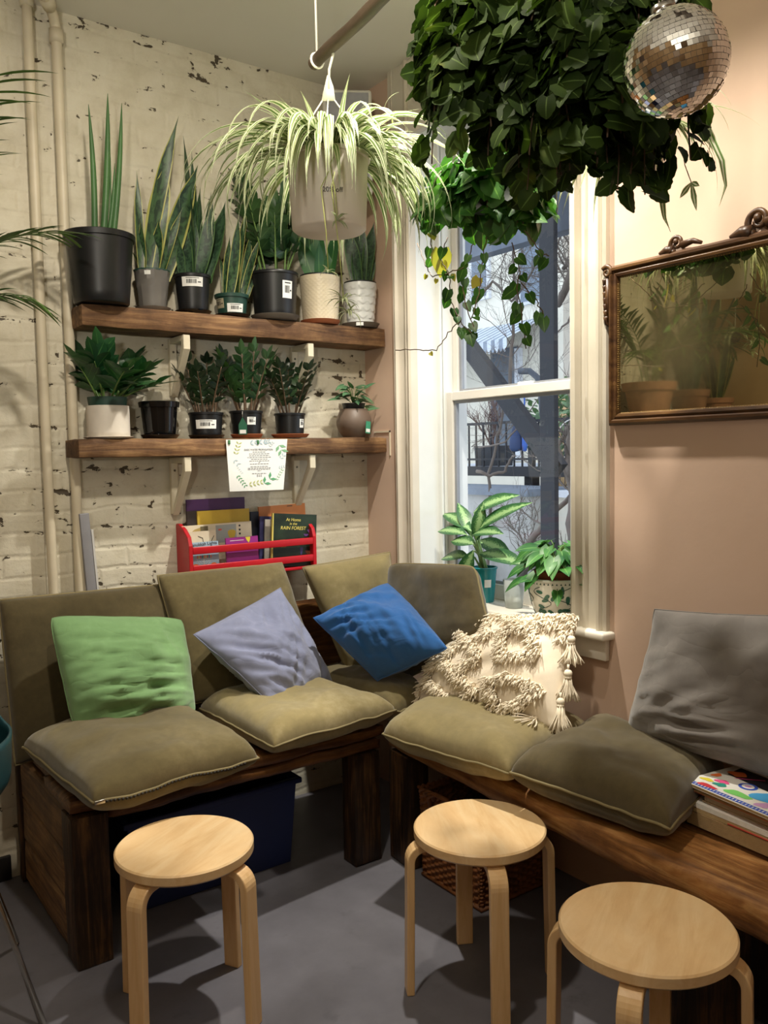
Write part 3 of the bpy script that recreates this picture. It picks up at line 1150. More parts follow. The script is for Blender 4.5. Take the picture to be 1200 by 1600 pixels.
def make_stool():
    t = thing('round_stool', None, 'stool')
    mb = MB()
    mb.lathe([(0, SH - .030), (SR - .006, SH - .030), (SR, SH - .024), (SR, SH - .004), (SR - .004, SH), (0, SH)], (0, 0, 0), 72)
    mb.build('seat', W_BIRCH, t, auto=30)
    for k in range(4):
        a = k * pi / 2
        M = Matrix.Rotation(a, 4, 'Z')
        zt = SH - .031
        th = .021
        mid = [(.070, zt - th / 2), (.150, zt - th / 2)]
        for j in range(1, 9):
            q = j / 8 * (pi / 2 - .03)
            mid.append((.150 + .042 * math.sin(q), zt - th / 2 - .042 + .042 * math.cos(q)))
        mid += [(.1935, .25), (.196, .12), (.198, .0)]
        outl, inl = [], []
        for i, p in enumerate(mid):
            a_ = mid[max(0, i - 1)]
            b_ = mid[min(len(mid) - 1, i + 1)]
            d = Vector((b_[0] - a_[0], b_[1] - a_[1])).normalized()
            nrm = Vector((-d.y, d.x))
            tt = th / 2 * (1 if i < 10 else 1.0)
            outl.append((p[0] + nrm.x * tt, max(0, p[1] + nrm.y * tt) if i < len(mid) - 1 else 0))
            inl.append((p[0] - nrm.x * tt, max(0, p[1] - nrm.y * tt) if i < len(mid) - 1 else 0))
        poly = outl + inl[::-1]
        mb = MB()
        w = .0235
        n = len(mid)
        vs = [M @ Vector((x, s * w, z)) for s in (-1, 1) for x, z in poly]
        N2 = 2 * n
        fs = []
        for i in range(n - 1):
            j0, j1 = N2 - 1 - i, N2 - 2 - i
            fs.append((i, i + 1, j1, j0))
            fs.append((N2 + i, N2 + j0, N2 + j1, N2 + i + 1))
        for i in range(N2):
            fs.append((i, N2 + i, N2 + (i + 1) % N2, (i + 1) % N2))
        mb.add(vs, fs)
        mb.build('leg', W_BIRCHV, t, bevel=.003, smooth=False, weld=True)
    return t


def copy_tree(o):
    c = o.copy()
    C.objects.link(c)
    MAT4[c.name] = Matrix()
    for ch in list(o.children):
        d = ch.copy()
        C.objects.link(d)
        d.parent = c
        for g in list(ch.children):
            e = g.copy()
            C.objects.link(e)
            e.parent = d
    return c


st0 = make_stool()
for i, (x, y, a, s, lab) in enumerate(((.822, 2.062, 30, 1.0, 'round birch stool in front of the seat with the green pillow'), (1.496, 1.668, 62, 1.0, 'round birch stool standing in front of the wicker basket'), (1.450, 1.094, 28, 1.03, 'round birch stool in front of the stacked books, nearest the camera'))):
    o = st0 if i == 0 else copy_tree(st0)
    o.location = (x, y, 0)
    o.rotation_euler = (0, 0, R_(a))
    o.scale = (s, s, 1)
    tag(o, lab, 'stool', 'round birch stools')

# ---- teal chair at the picture's left edge
cx, cy = .215, 2.42
t = thing('shell_chair', 'dark teal moulded shell chair on thin metal sled legs at the left edge', 'chair', (cx, cy, 0))
TEALC = plain('teal_shell_plastic', '#143c44', .4, 0, .08)
mb = MB()


def shell(u, v, off=0.0):
    a = R_(-150 + 300 * u) + R_(100)           # open to the front
    r = .06 + .185 * min(1, v * 1.5) ** .7 + .02 * v + off
    lift = .02 + .30 * max(0, v - .35) ** 1.2 * (1 + .9 * max(0, math.cos(R_(-150 + 300 * u))))
    return Vector((cx + r * math.cos(a), cy + r * math.sin(a) * 1.0, .50 + lift + .04 * v))


mb.grid(lambda u, v: shell(u, v), 48, 20)
o = mb.build('shell', TEALC, t)
md = o.modifiers.new('thick', 'SOLIDIFY'); md.thickness = .007; md.offset = 0
mb = MB()
mb.lathe([(0, .517), (.07, .519), (.19, .542), (.19, .534), (.07, .510), (0, .508)], (cx, cy, 0), 30); mb.build('seat_pan', TEALC, t)
for sgn in (1, -1):
    mb = MB()
    ex = .302 if sgn > 0 else -.25
    mb.tube([(cx + sgn * .05, cy - .02, .515), (cx + ex * .55, cy - .05, .46), (cx + ex - sgn * .004, cy + .205, .03), (cx + ex, cy + .212, .014), (cx + ex - sgn * .006, cy + .20, .008), (cx + ex - sgn * .03, cy - .20, .008), (cx + ex - sgn * .03, cy - .215, .016), (cx + ex * .55, cy - .06, .44), (cx + sgn * .05, cy - .03, .515)], .007, 8)
    mb.build('leg', CHROME, t)

# ------------------------------------------------------------------ seat and back cushions
SEATW = [(20, 1.5, 3.5, .006, .2, .2, 1.2)]
V3 = Vector


def seat_cushion(label, c, mat, th=.15, **kw):
    kw.setdefault('pin', .015)
    t, pl = pillow('seat_cushion', label, 'cushion', c, th, mat, OLIVEP, 'olive seat cushions', p=5, q=.38, back=.74, wr=SEATW, **kw)
    return t, pl


ZS = .548
t, _ = seat_cushion('olive velvet seat cushion with a zipped front under the green pillow', [P(35, 1168, z=ZS + .01), V3((1.13, 2.90, ZS)), P(404, 1184, z=ZS), P(146, 1258, z=ZS)], OLIVE, .16, seed=1)
mb = MB()
a, b = _.base(-.93, -1), _.base(.85, -1)
for k in range(40):
    p = _.base(-.9 + 1.75 * k / 40, -1)
    mb.box((-.0035, -.005, -.003), (.0035, .001, .003), Matrix.Translation(p + V3((0, -.002, -.003))))
mb.build('zip', plain('dark_zip', '#211d18', .5), t)
mb = MB(); p = _.base(-.93, -1); mb.box((-.016, -.009, -.006), (.012, -.002, .005), Matrix.Translation(p)); mb.build('zip_pull', CHROME, t, bevel=.002)
seat_cushion('pale olive seat cushion under the lavender pillow', [P(312, 1108, z=ZS + .004), V3((1.60, 2.88, ZS)), P(619, 1110, z=ZS + .004), P(428, 1166, z=ZS)], OLIVE2, .16, seed=2)
seat_cushion('olive seat cushion in the bench corner under the blue pillow', [V3((1.66, 2.90, ZS - .004)), V3((2.08, 2.90, ZS - .004)), P(672, 1100, z=ZS), P(615, 1114, z=ZS - .004)], OLIVE, .14, seed=3)
seat_cushion('pale olive seat cushion under the fringed cream pillow', [P(598, 1148, z=ZS), V3((2.07, 2.42, ZS)), V3((2.095, 1.80, ZS)), P(796, 1211, z=ZS)], OLIVE2, .165, seed=4)
tt, pl5 = seat_cushion('dark olive seat cushion between the fringed pillow and the grey pillow', [P(797, 1208, z=ZS + .008), V3((2.10, 1.775, ZS + .012)), V3((2.11, 1.33, ZS)), P(1047, 1296, z=ZS + .005)], OLIVE3, .175, seed=5)

BW = [(80, 1.2, 3, .010, 0, -.3, 1.0), (10, 1.4, 3.2, .006, .3, .3, .9)]


def back_cushion(label, c, mat, th=.12, **kw):
    wr = kw.pop('wr', BW)
    kw.setdefault('pin', .0)
    return pillow('back_cushion', label, 'cushion', c, th, mat, OLIVEP, 'olive back cushions', p=4, q=.42, wr=wr, **kw)


back_cushion('brown-olive back cushion behind the green pillow, at the left end', [P(-2, 938, y=2.985), P(249, 914, y=2.99), P(312, 1108, y=2.885), P(24, 1196, y=2.895)], OLIVE3, .10, seed=11)
back_cushion('olive back cushion behind the lavender pillow', [P(246, 900, y=2.975), P(440, 880, y=2.975), P(500, 1062, y=2.85), P(300, 1100, y=2.83)], OLIVE, .12, seed=12)
back_cushion('pale olive back cushion in the corner behind the blue pillow', [P(473, 887, y=2.96), V3((2.085, 2.865, 1.035)), V3((2.03, 2.74, .54)), P(548, 1062, y=2.80)], OLIVE2, .12, seed=13)
back_cushion('shade-darkened olive back cushion leaning on the window sill behind the fringed pillow', [P(606, 880, x=1.985), P(742, 884, x=2.030), P(765, 985, x=1.955), V3((1.93, 2.60, .56))], OLIVE3, .11, seed=14, wr=[(85, .8, 2.2, .006, -.1, .7, .8)], rnd=.06)  # darker cover colour stands in for shade on this face

LW = dict(p=2.2, q=.55)
FOLD = [(4, 1.0, 5.5, .034, .1, -.85, .8), (-6, .9, 7, .020, .0, -.3, .9), (25, 1.2, 5, .016, -.6, -.2, .7), (-70, 1, 4, .012, .8, .5, .6)]
pillow('throw_pillow', 'green linen throw pillow creased at the bottom', 'pillow', [P(75, 962, y=2.83), P(286, 966, y=2.845), P(307, 1118, y=2.70), P(117, 1147, y=2.665)], .15, GREEN, None, 'plain linen throw pillows', seed=21, pin=.0, wr=FOLD, sag=.12, rnd=.05, **LW)
pillow('throw_pillow', 'lavender-grey linen throw pillow standing on one corner', 'pillow', [P(438, 919, y=2.855), P(522, 1072, y=2.72), P(428, 1104, y=2.555), P(302, 992, y=2.75)], .15, LAV, None, 'plain linen throw pillows', seed=22, pin=.02, wr=[(40, 1, 5, .024, .2, -.6, .9), (-40, 1, 6, .018, 0, .2, 1.0)], **LW)
pillow('throw_pillow', 'bright blue linen throw pillow slouched in the corner', 'pillow', [P(612, 910, y=2.73), P(698, 1012, x=1.84), P(590, 1064, y=2.50), P(490, 966, y=2.66)], .16, BLUE, None, 'plain linen throw pillows', seed=23, pin=.0, wr=[(60, 1, 5, .022, -.2, -.5, .9), (-10, .8, 4, .016, .4, 0, 1.0)], **LW)
g1, g2 = P(1024, 952, x=2.065), P(1262, 962, x=2.085)
pillow('throw_pillow', 'large grey throw pillow leaning on the pink wall by the books', 'pillow', [g1, g2, P(1228, 1222, x=1.985), P(978, 1148, x=2.015)], .16, GREYF, None, 'plain linen throw pillows', seed=24, pin=.03, wr=[(8, .7, 6, .028, .1, -.78, .55), (28, .7, 3.5, .012, -.4, -.3, .8), (80, 1, 2, .008, .6, .4, .7)], sag=.15, **LW)

# the shaggy cream pillow: canvas cover, rows of looped yarn, corner and side tassels
pc = [P(716, 962, x=2.045), P(902, 962, x=2.035), P(872, 1140, x=1.885), P(650, 1106, x=1.83)]
t, sp = pillow('fringed_pillow', 'cream canvas pillow with shaggy yarn patterns and tassels under the window', 'pillow', pc, .17, CANVAS, None, None, seed=25, pin=.03, p=2.4, q=.5, wr=[(30, 1, 3, .008, 0, 0, 1.2)])
rnd = random.Random(5)
lines = []
for (pts, wd) in (
        ([(-1, .86), (-.55, .99), (0, .92), (.45, .99), (1.0, .93)], .05),
        ([(-1.0, .95), (-.97, .3), (-1.0, -.4), (-.98, -.98)], .05),
        ([(-.75, .75), (-.35, .35), (-.6, -.05), (-.95, -.35)], .055),
        ([(-.35, .35), (.0, .05), (-.28, -.4), (-.6, -.05)], .055),
        ([(-.55, .72), (-.2, .82), (.02, .45), (-.35, .35)], .05),
        ([(.25, .55), (.62, .62), (.75, .2), (.35, .02), (.25, .55)], .05),
        ([(.02, .88), (.45, .72), (.9, .78)], .05),
        ([(-.9, -.45), (-.5, -.7), (-.15, -.95), (.05, -.6), (-.28, -.4)], .055),
        ([(.2, -.45), (.5, -.3), (.85, -.42), (.6, -.8), (.25, -.98)], .055),
        ([(.2, -.45), (.35, -.75), (.25, -.98)], .05),
        ([(1.0, .9), (.97, .5)], .05)):
    lines.append((pts, wd))
mb = MB()
for pts, wd in lines:
    for (a, b) in zip(pts, pts[1:]):
        L = math.hypot(b[0] - a[0], b[1] - a[1])
        nn = int(L / .0105)
        for i in range(nn):
            k = (i + rnd.random()) / nn
            for s in range(3):
                u = a[0] + (b[0] - a[0]) * k + rnd.uniform(-wd, wd)
                v = a[1] + (b[1] - a[1]) * k + rnd.uniform(-wd, wd)
                u, v = max(-1, min(1, u)), max(-1, min(1, v))
                p = sp.pos(u, v, 1)
                d = sp.N * rnd.uniform(.6, 1.1) + sp.X * rnd.uniform(-.8, .8) + sp.Y * rnd.uniform(-.9, .35) + V3((0, 0, -.25))
                d.normalize()
                ln = rnd.uniform(.024, .040)
                mid = p + d * ln * .55
                e = mid + (d + V3((0, 0, -.7)) + sp.X * rnd.uniform(-.5, .5)).normalized() * ln * .5
                mb.tube([p - sp.N * .002, mid, e], [.0026, .0029, .0017], 4)
mb.build('yarn_fringe', YARN, t)


def tassel(p, d, ln, n=60, spread=.45):
    ln *= 1.12
    d = V3(d).normalized()
    mb = MB()
    mb.tube([p, p + d * .02], .004, 6)
    mb.sphere(p + d * .028, .013, 7)
    mb.tube([p + d * .036, p + d * .044], .0115, 8)
    q = p + d * .040
    ax = d.orthogonal().normalized()
    ay = d.cross(ax)
    for i in range(n):
        a, r = rnd.uniform(0, 2 * pi), math.sqrt(rnd.random())
        o = (ax * math.cos(a) + ay * math.sin(a)) * r
        l2 = ln * rnd.uniform(.85, 1.05)
        pts = [q + o * .009, q + o * .014 + d * l2 * .35, q + o * (.014 + spread * .03) + d * l2 * .7 + V3((rnd.uniform(-1, 1), rnd.uniform(-1, 1), 0)) * .003, q + o * (.016 + spread * .05) + d * l2 + V3((rnd.uniform(-1, 1), rnd.uniform(-1, 1), 0)) * .006]
        mb.tube(pts, .0021, 4)
    mb.build('tassel', YARN, t)


tassel(P(893, 985, x=1.965), (.0, .03, -1), .055)
tassel(P(888, 1038, x=1.935), (-.03, .0, -1), .062)
tassel(P(876, 1082, x=1.90), (-.12, -.10, -.62), .07)
tassel(P(850, 1108, z=.640), (-.62, -.18, -.20), .085, 40, .9)
tassel(P(652, 1104, x=1.825), (-.35, .35, -.25), .05, 40)
tassel(P(716, 962, x=2.03), (-.3, .45, .05), .035, 34)

# ------------------------------------------------------------------ books and magazines on the bench
def book(name, label, cat, x0, x1, y0, y1, z0, h, cov, rz=0, soft=True, page='#c9b48e', group=None):
    cxy = ((x0 + x1) / 2, (y0 + y1) / 2)
    t = thing(name, label, cat, (cxy[0], cxy[1], z0), R_(rz), group)
    M = MAT4[t.name] @ Matrix.Translation((-cxy[0], -cxy[1], -z0))
    ct = .0012 if soft else .003
    ov = 0 if soft else .004
    mb = MB()
    mb.box((x0 + ov, y0 + ov, z0 + ct), (x1 - ov * .2, y1 - ov, z0 + h - ct), M)
    mb.build('page_block', plain('paper_edge_' + name, page, .85, 0, .06, 90, .35, .3, 400), t, smooth=False)
    mb = MB()
    mb.box((x0, y0, z0), (x1, y1, z0 + ct), M)
    mb.box((x0, y0, z0 + h - ct), (x1, y1, z0 + h), M)
    mb.box((x1 - .001, y0, z0), (x1 + ct, y1, z0 + h), M)
    mb.build('cover', cov, t, smooth=False)
    return t, M


bx = 1.842
z = BZ + .0035
C_TAN = plain('tan_book_cover', '#8d7350', .6)
C_CREAM = plain('beige_cloth_cover', '#b9a888', .8)
C_WHITE = plain('white_book_cover', '#dedbd4', .5)
C_RED = plain('coral_cover', '#d0584a', .5)
C_YEL = plain('yellow_cover', '#d9c03a', .5)
YB = 1.268
t, M = book('stacked_book', 'thick tan book at the bottom of the stack on the bench', 'book', bx, 2.06, .96, YB, z, .034, C_TAN, -4, True, '#a08660', 'books stacked on the bench')
z += .0345
t, M = book('stacked_book', 'tan paperback with a red striped spine edge, second from the stack bottom', 'book', bx + .002, 2.055, .95, YB - .004, z, .011, C_TAN, -4, True, '#b39a70', 'books stacked on the bench')
mb = MB(); mb.box((bx + .0012, .96, z + .0015), (bx + .0022, 1.15, z + .006), M); mb.build('red_spine_stripe', C_RED, t)
mb = MB(); mb.box((bx + .0010, .96, z + .0015), (bx + .0021, 1.02, z + .0066), M); mb.build('yellow_spine_stripe', C_YEL, t)
z += .0115
t, M = book('stacked_book', 'white paperback with upturned corner in the middle of the stack', 'book', bx + .002, 2.05, .95, YB - .002, z, .012, C_WHITE, -5, True, '#e4e2dc', 'books stacked on the bench')
z += .0125
t, M = book('stacked_book', 'beige cloth hardcover under the two magazines in the stack', 'book', bx + .02, 2.05, .97, YB - .03, z, .024, C_CREAM, -5, False, '#bfb092', 'books stacked on the bench')
z += .0245
t, M = book('magazine', 'coral-edged magazine just below the colourful one on the stack', 'magazine', bx + .004, 2.045, .97, YB + .0, z, .012, C_RED, -6, True, '#a98f66', 'magazines on top of the bench stack')
mb = MB(); mb.box((bx + .012, 1.0, z + .012), (2.02, YB - .008, z + .0124), M); mb.build('cover_picture', plain('cream_cover_picture', '#e6dcb8', .5), t)
mb = MB(); mb.box((bx + .06, YB - .05, z + .0124), (bx + .11, YB - .046, z + .0127), M); mb.build('dark_cover_line', INK, t)
z += .0128
t, M = book('magazine', 'colourful picture magazine lying on top of the stack', 'magazine', bx - .006, 2.035, .98, YB + .012, z, .008, C_WHITE, -8, True, '#9d8358', 'magazines on top of the bench stack')
zt = z + .008
cols = {n: plain('cover_' + n, h, .45, 0, .05) for n, h in dict(black='#1c1a22', blue='#3a55b5', sky='#4ba3dd', orange='#e5743c', green='#7ccb6b', teal='#2f8c7c', pink='#d94f86', red='#c93c45', yellow='#d8c93e', lilac='#c69ac9', peach='#eec08b').items()}


def flat(nm, mat, poly, dz):
    mb = MB()
    n = len(poly)
    vs = [M @ V3((x, y, zt + dz)) for x, y in poly]
    mb.add(vs, [tuple(range(n))])
    o = mb.build(nm, mat, t, smooth=False)
    return o


def blob(x, y, rx, ry, n=18, wob=.25, ph=0):
    return [(x + rx * math.cos(a) * (1 + wob * math.sin(3 * a + ph)), y + ry * math.sin(a) * (1 + wob * math.cos(2 * a + ph))) for a in [2 * pi * k / n for k in range(n)]]


x0m, y1m = bx - .006, YB + .012
flat('cover_panel', cols['black'], [(x0m + .11, .985), (2.03, .985), (2.03, y1m - .02), (x0m + .13, y1m - .03)], .0003)
flat('cover_band', cols['blue'], [(x0m + .004, .985), (x0m + .020, .985), (x0m + .020, y1m - .005), (x0m + .004, y1m - .005)], .0003)
mb = MB()
for k in range(30):
    yy = y1m - .012 - k * .0095
    if yy > .99:
        mb.box((x0m + .008, yy - .003, zt + .0004), (x0m + .016, yy, zt + .0006), M)
mb.build('white_band_marks', C_WHITE, t, smooth=False)
for nm, mt, x, y, rx, ry, ph in (('blue_shape', 'sky', .09, .20, .036, .055, 1), ('peach_shape', 'peach', .125, .24, .03, .03, 0), ('teal_shape', 'teal', .055, .07, .013, .016, 2), ('green_shape', 'green', .045, .135, .014, .045, .5), ('red_shape', 'red', .024, .06, .009, .035, .4), ('yellow_shape', 'yellow', .055, .03, .009, .02, 1.2), ('pink_shape', 'pink', .075, .06, .012, .018, 1.9), ('orange_shape', 'orange', .15, .045, .018, .022, 2.2), ('lilac_shape', 'lilac', .04, .21, .016, .02, 1.1), ('orange_star', 'orange', .1, .022, .014, .012, .7), ('blue_ring', 'blue', .105, .115, .022, .024, 0)):
    flat(nm, cols[mt], blob(x0m + x, y1m - y, rx, ry, 20, .25 if nm != 'blue_ring' else 0, ph), .0006 + .0001 * (ph + .2))
flat('white_ring', C_WHITE, blob(x0m + .105, y1m - .115, .014, .016, 20, 0), .0010)
flat('lilac_centre', cols['lilac'], blob(x0m + .105, y1m - .115, .008, .009, 16, 0), .0012)
flat('pink_streak', cols['pink'], [(x0m + .12, y1m - .06), (x0m + .123, y1m - .06), (x0m + .175, y1m - .11), (x0m + .171, y1m - .113)], .0009)

# ------------------------------------------------------------------ red wall rack with picture books
RY = 2.975
xl, xr = 1.243, 1.795
t = thing('book_rack', 'red wooden wall rack with two front rails, full of picture books', 'book rack', (1.52, 3.06, .985))
zb, zt_ = .985, 1.190
for nm, xx in (('side_panel', xl), ('side_panel', xr - .016)):
    mb = MB()
    pr = [(YA - .004, zb), (RY, zb), (RY, 1.118), (RY + .012, 1.150), (RY + .05, 1.178), (YA - .03, zt_ + .006), (YA - .004, zt_ + .006)]
    mb.prism(pr, 0, xx, xx + .016)
    mb.build(nm, REDPAINT, t, bevel=.003, smooth=False)
for z0, z1 in ((1.085, 1.112), (1.016, 1.043)):
    mb = MB(); mb.box((xl + .016, RY, z0), (xr - .016, RY + .012, z1)); mb.build('front_rail', REDPAINT, t, bevel=.002)
mb = MB(); mb.box((xl + .016, RY + .004, zb), (xr - .016, YA - .004, zb + .012)); mb.build('rack_floor', REDPAINT, t, bevel=.002)
mb = MB(); mb.box((xl + .016, YA - .014, 1.09), (xr - .016, YA - .004, 1.15)); mb.build('back_rail', REDPAINT, t, bevel=.002)


def pbook(label, x0, x1, y, ztop, th, cov, tilt=4, roll=0, page='#d8cfb8', z0=.9985):
    """picture book standing in the rack, cover to the room"""
    t = thing('picture_book', label, 'book', ((x0 + x1) / 2, y, z0), 0, 'picture books in the red rack')
    M = Matrix.Translation(((x0 + x1) / 2, y, z0)) @ Matrix.Rotation(R_(roll), 4, 'Y') @ Matrix.Rotation(R_(-tilt), 4, 'X') @ Matrix.Translation((-(x0 + x1) / 2, -y, -z0))
    mb = MB(); mb.box((x0 + .002, y + .0012, z0 + .002), (x1 - .003, y + th - .0012, ztop - .003), M); mb.build('page_block', plain('pages', page, .85, 0, .05), t, smooth=False)
    mb = MB()
    for a, b in ((y, y + .0012), (y + th - .0012, y + th)):
        mb.box((x0, a, z0), (x1, b, ztop), M)
    mb.box((x0 - .001, y, z0), (x0 + .001, y + th, ztop), M)
    mb.build('cover', cov, t, smooth=False, bevel=.0)
    return t, M


def panel(t, M, nm, mat, x0, x1, y, z0, z1, dy=.0004):
    mb = MB(); mb.add([M @ V3(p) for p in ((x0, y - dy, z0), (x1, y - dy, z0), (x1, y - dy, z1), (x0, y - dy, z1))], [(0, 1, 2, 3)])
    return mb.build(nm, mat, t, smooth=False)


def shape(t, M, nm, mat, pts, y, dy=.0006):
    mb = MB(); mb.add([M @ V3((x, y - dy, z)) for x, z in pts], [tuple(range(len(pts)))])
    return mb.build(nm, mat, t, smooth=False)


def px_xz(px, py, y):
    p = P(px, py, y=y)
    return p.x, p.z


PURP = plain('purple_cover', '#4a2a58', .45)
YELC = plain('mustard_cover', '#c9a93c', .5)
DARKB = plain('dark_brown_cover', '#3a302e', .5)
CRMC = plain('cream_cover', '#dccfb6', .5)
MAG = plain('magenta_cover', '#932d84', .4)
SKYC = plain('pale_blue_cover', '#9db6c8', .45)
NAVYC = plain('navy_cover', '#171c2c', .45)
ORC = plain('orange_tan_cover', '#bd7640', .5)
DGRN = plain('rain_forest_cover', '#1d2a1b', .35, 0, .6, 14)
BLUC = plain('blue_red_cover', '#4a4a7a', .45, 0, .5, 9)
GREYC = plain('grey_picture_cover', '#9a978e', .5, 0, .3, 20)
GOLDL = plain('yellow_lettering', '#e0cf6a', .5)
# back row to front row, left half
x0, z1 = px_xz(291, 781, 3.078); x1, _z = px_xz(382, 780, 3.078)
pbook('purple picture book, tallest at the back of the red rack', x0, x1, 3.078, z1, .006, PURP, 0)
x0, z1 = px_xz(292, 799, 3.066); x1, _z = px_xz(345, 799, 3.066)
pbook('dark brown picture book beside the mustard one in the rack', x0, x1, 3.068, z1, .006, DARKB, 0)
x0, z1 = px_xz(309, 799, 3.058); x1, _z = px_xz(390, 797, 3.058)
pbook('mustard yellow picture book in the rack', x0, x1, 3.058, z1, .007, YELC, 1)
y = 3.040
x0, z1 = px_xz(286, 822, y); x1, _z = px_xz(394, 818, y)
t, M = pbook('cream picture book with a grey illustrated panel in the rack', x0, x1, y, z1, .008, CRMC, 1.5, -.5)
w = x1 - x0
panel(t, M, 'grey_picture', plain('grey_picture', '#9fa3a0', .5), x0 + w * .47, x0 + w * .77, y, z1 - .075, z1 - .006)
panel(t, M, 'dark_picture', plain('olive_picture', '#6d6248', .5), x0 + w * .25, x0 + w * .36, y, z1 - .035, z1 - .006)
shape(t, M, 'tan_picture', plain('tan_picture', '#b39a5e', .5), [(x0 + w * .10, z1 - .03), (x0 + w * .25, z1 - .028), (x0 + w * .25, z1 - .010), (x0 + w * .17, z1 - .016)], y)
shape(t, M, 'yellow_patch', YELC, blob(x0 + w * .70, z1 - .045, .016, .022, 14, .2), y, .0008)
shape(t, M, 'red_patch', C_RED, blob(x0 + w * .53, z1 - .024, .008, .004, 10, .1), y, .0008)
for k in range(3):
    shape(t, M, 'dark_spot', INK, blob(x0 + w * .82, z1 - .014 - .016 * k, .004, .005, 8, .2), y, .0008)
y = 3.018
x0, z1 = px_xz(291, 832, y); x1, _z = px_xz(338, 830, y)
t, M = pbook('small cream book with thin black branch strokes in the rack', x0, x1, y, z1, .006, CRMC, 2)
w = x1 - x0
for pts in ([(.40, -.018), (.55, -.026), (.57, -.046)], [(.93, -.02), (.82, -.044)]):
    mb = MB(); mb.tube([M @ V3((x0 + w * a, y - .0008, z1 + b)) for a, b in pts], .0011, 5); mb.build('branch_stroke', INK, t)
y = 2.998
x0, z1 = px_xz(294, 849, y); x1, _z = px_xz(342, 847, y)
t, M = pbook('pale blue book with hand-drawn black title and a candle stand in the rack', x0, x1, y, z1, .007, SKYC, 3)
w = x1 - x0
text('title_lettering', 'Hanukkah Lights', .017, M @ V3((x0 + w * .5, y - .0008, z1 - .008)), M.to_3x3() @ V3((1, 0, .04)), M.to_3x3() @ V3((0, 0, 1)), INK, t)
for k in range(9):
    xx = x0 + w * (.28 + .055 * k)
    panel(t, M, 'candle', cols[('orange', 'yellow', 'red', 'teal')[k % 4]], xx, xx + .004, y, z1 - .062, z1 - .050)
for k in range(4):
    r = .005 + .0075 * k
    mb = MB(); mb.tube([M @ V3((x0 + w * .5 + r * math.cos(a), y - .0009, z1 - .064 - r * math.sin(a) * 1.0)) for a in [pi * j / 12 for j in range(13)]], .0008, 5); mb.build('candle_stand_arc', C_WHITE, t)
mb = MB(); mb.tube([M @ V3((x0 + w * .5, y - .0009, z1 - q)) for q in (.063, .098)], .0011, 5); mb.build('candle_stand_stem', C_WHITE, t)
for k in (.22, .82):
    shape(t, M, 'orange_shape', cols['orange'], blob(x0 + w * k, z1 - .088, .011, .008, 12, .1), y)
x0, z1 = px_xz(354, 841, y); x1, _z = px_xz(404, 838, y)
t, M = pbook('magenta book with a yellow figure patch in the rack', x0, x1, y, z1, .007, MAG, 3)
w = x1 - x0
panel(t, M, 'white_title_line', C_WHITE, x0 + w * .12, x0 + w * .55, y, z1 - .013, z1 - .011)
shape(t, M, 'yellow_patch', cols['yellow'], [(x0 + w * .6, z1 - .001), (x0 + w * .76, z1 - .001), (x0 + w * .74, z1 - .016), (x0 + w * .70, z1 - .024), (x0 + w * .64, z1 - .014)], y)
panel(t, M, 'gold_title_line', GOLDL, x0 + w * .3, x0 + w * .9, y, z1 - .049, z1 - .046)
# right half
y = 3.066
x0, z1 = px_xz(392, 800, y); x1, _z = px_xz(425, 798, y)
pbook('navy picture book standing mid-rack behind the others', x0, x1, y, z1, .007, NAVYC, 1)
for k, (pa, pb, py, yy, lab) in enumerate(((406, 474, 790, 3.074, 'tan-edged thin book at the very back of the orange ones in the rack'), (408, 480, 791, 3.060, 'orange-tan picture book with a small dark mark behind the rain forest book'))):
    x0, z1 = px_xz(pa, py, yy); x1, _z = px_xz(pb, py - 3, yy)
    t, M = pbook(lab, x0, x1, yy, z1, .007, (CRMC, ORC)[k], 1 + k, -1.5)
    if k:
        panel(t, M, 'dark_mark', INK, x0 + .6 * (x1 - x0), x0 + .72 * (x1 - x0), yy, z1 - .008, z1 - .005)
y = 3.040
x0, z1 = px_xz(403, 809, y); x1, _z = px_xz(455, 806, y)
pbook('blue and red picture book leaning behind the rain forest book', x0, x1, y, z1, .007, BLUC, 2, 4)
y = 3.022
x0, z1 = px_xz(411, 814, y); x1, _z = px_xz(470, 811, y)
t, M = pbook('grey picture book with a white top band beside the rain forest book', x0, x1, y, z1, .006, GREYC, 2, 4)
panel(t, M, 'white_band', C_WHITE, x0, x1, y, z1 - .028, z1)
y = 2.999
x0, z1 = px_xz(422, 804, y); x1, _z = px_xz(491, 799, y)
t, M = pbook('dark green picture book with yellow title lettering At Home in the Rain Forest', x0, x1, y, z1 - .004, .009, DGRN, 3, 5, '#d9cf9a')
w = x1 - x0
z1 -= .004
rx, rz_ = M.to_3x3() @ V3((1, 0, .0)), M.to_3x3() @ V3((0, 0, 1))
for body, sz, dx, dz in (('At Home', .018, .46, -.024), ('in the', .015, .46, -.040), ('RAIN FOREST', .0195, .46, -.058)):
    text('title_lettering', body, sz, M @ V3((x0 + w * dx, y - .001, z1 + dz)), rx, rz_, GOLDL, t, shear=.15)
mb = MB(); mb.box((x0 - .0016, y - .0012, .9985), (x0 + .0035, y + .0092, z1), M); mb.build('yellow_spine', GOLDL, t, smooth=False)
shape(t, M, 'purple_flower', plain('flower_purple', '#5c3a78', .5), blob(x0 + w * .86, z1 - .07, .012, .012, 14, .5), y)
shape(t, M, 'purple_flower', plain('flower_purple', '#5c3a78', .5), blob(x0 + w * .76, z1 - .085, .009, .008, 14, .5), y)
shape(t, M, 'brown_animal_patch', plain('animal_brown', '#70502f', .5, 0, .4, 60), blob(x0 + w * .25, z1 - .12, .022, .02, 16, .2), y)
shape(t, M, 'violet_bird_patch', plain('bird_violet', '#514a86', .5), blob(x0 + w * .66, z1 - .15, .006, .022, 14, .3), y)
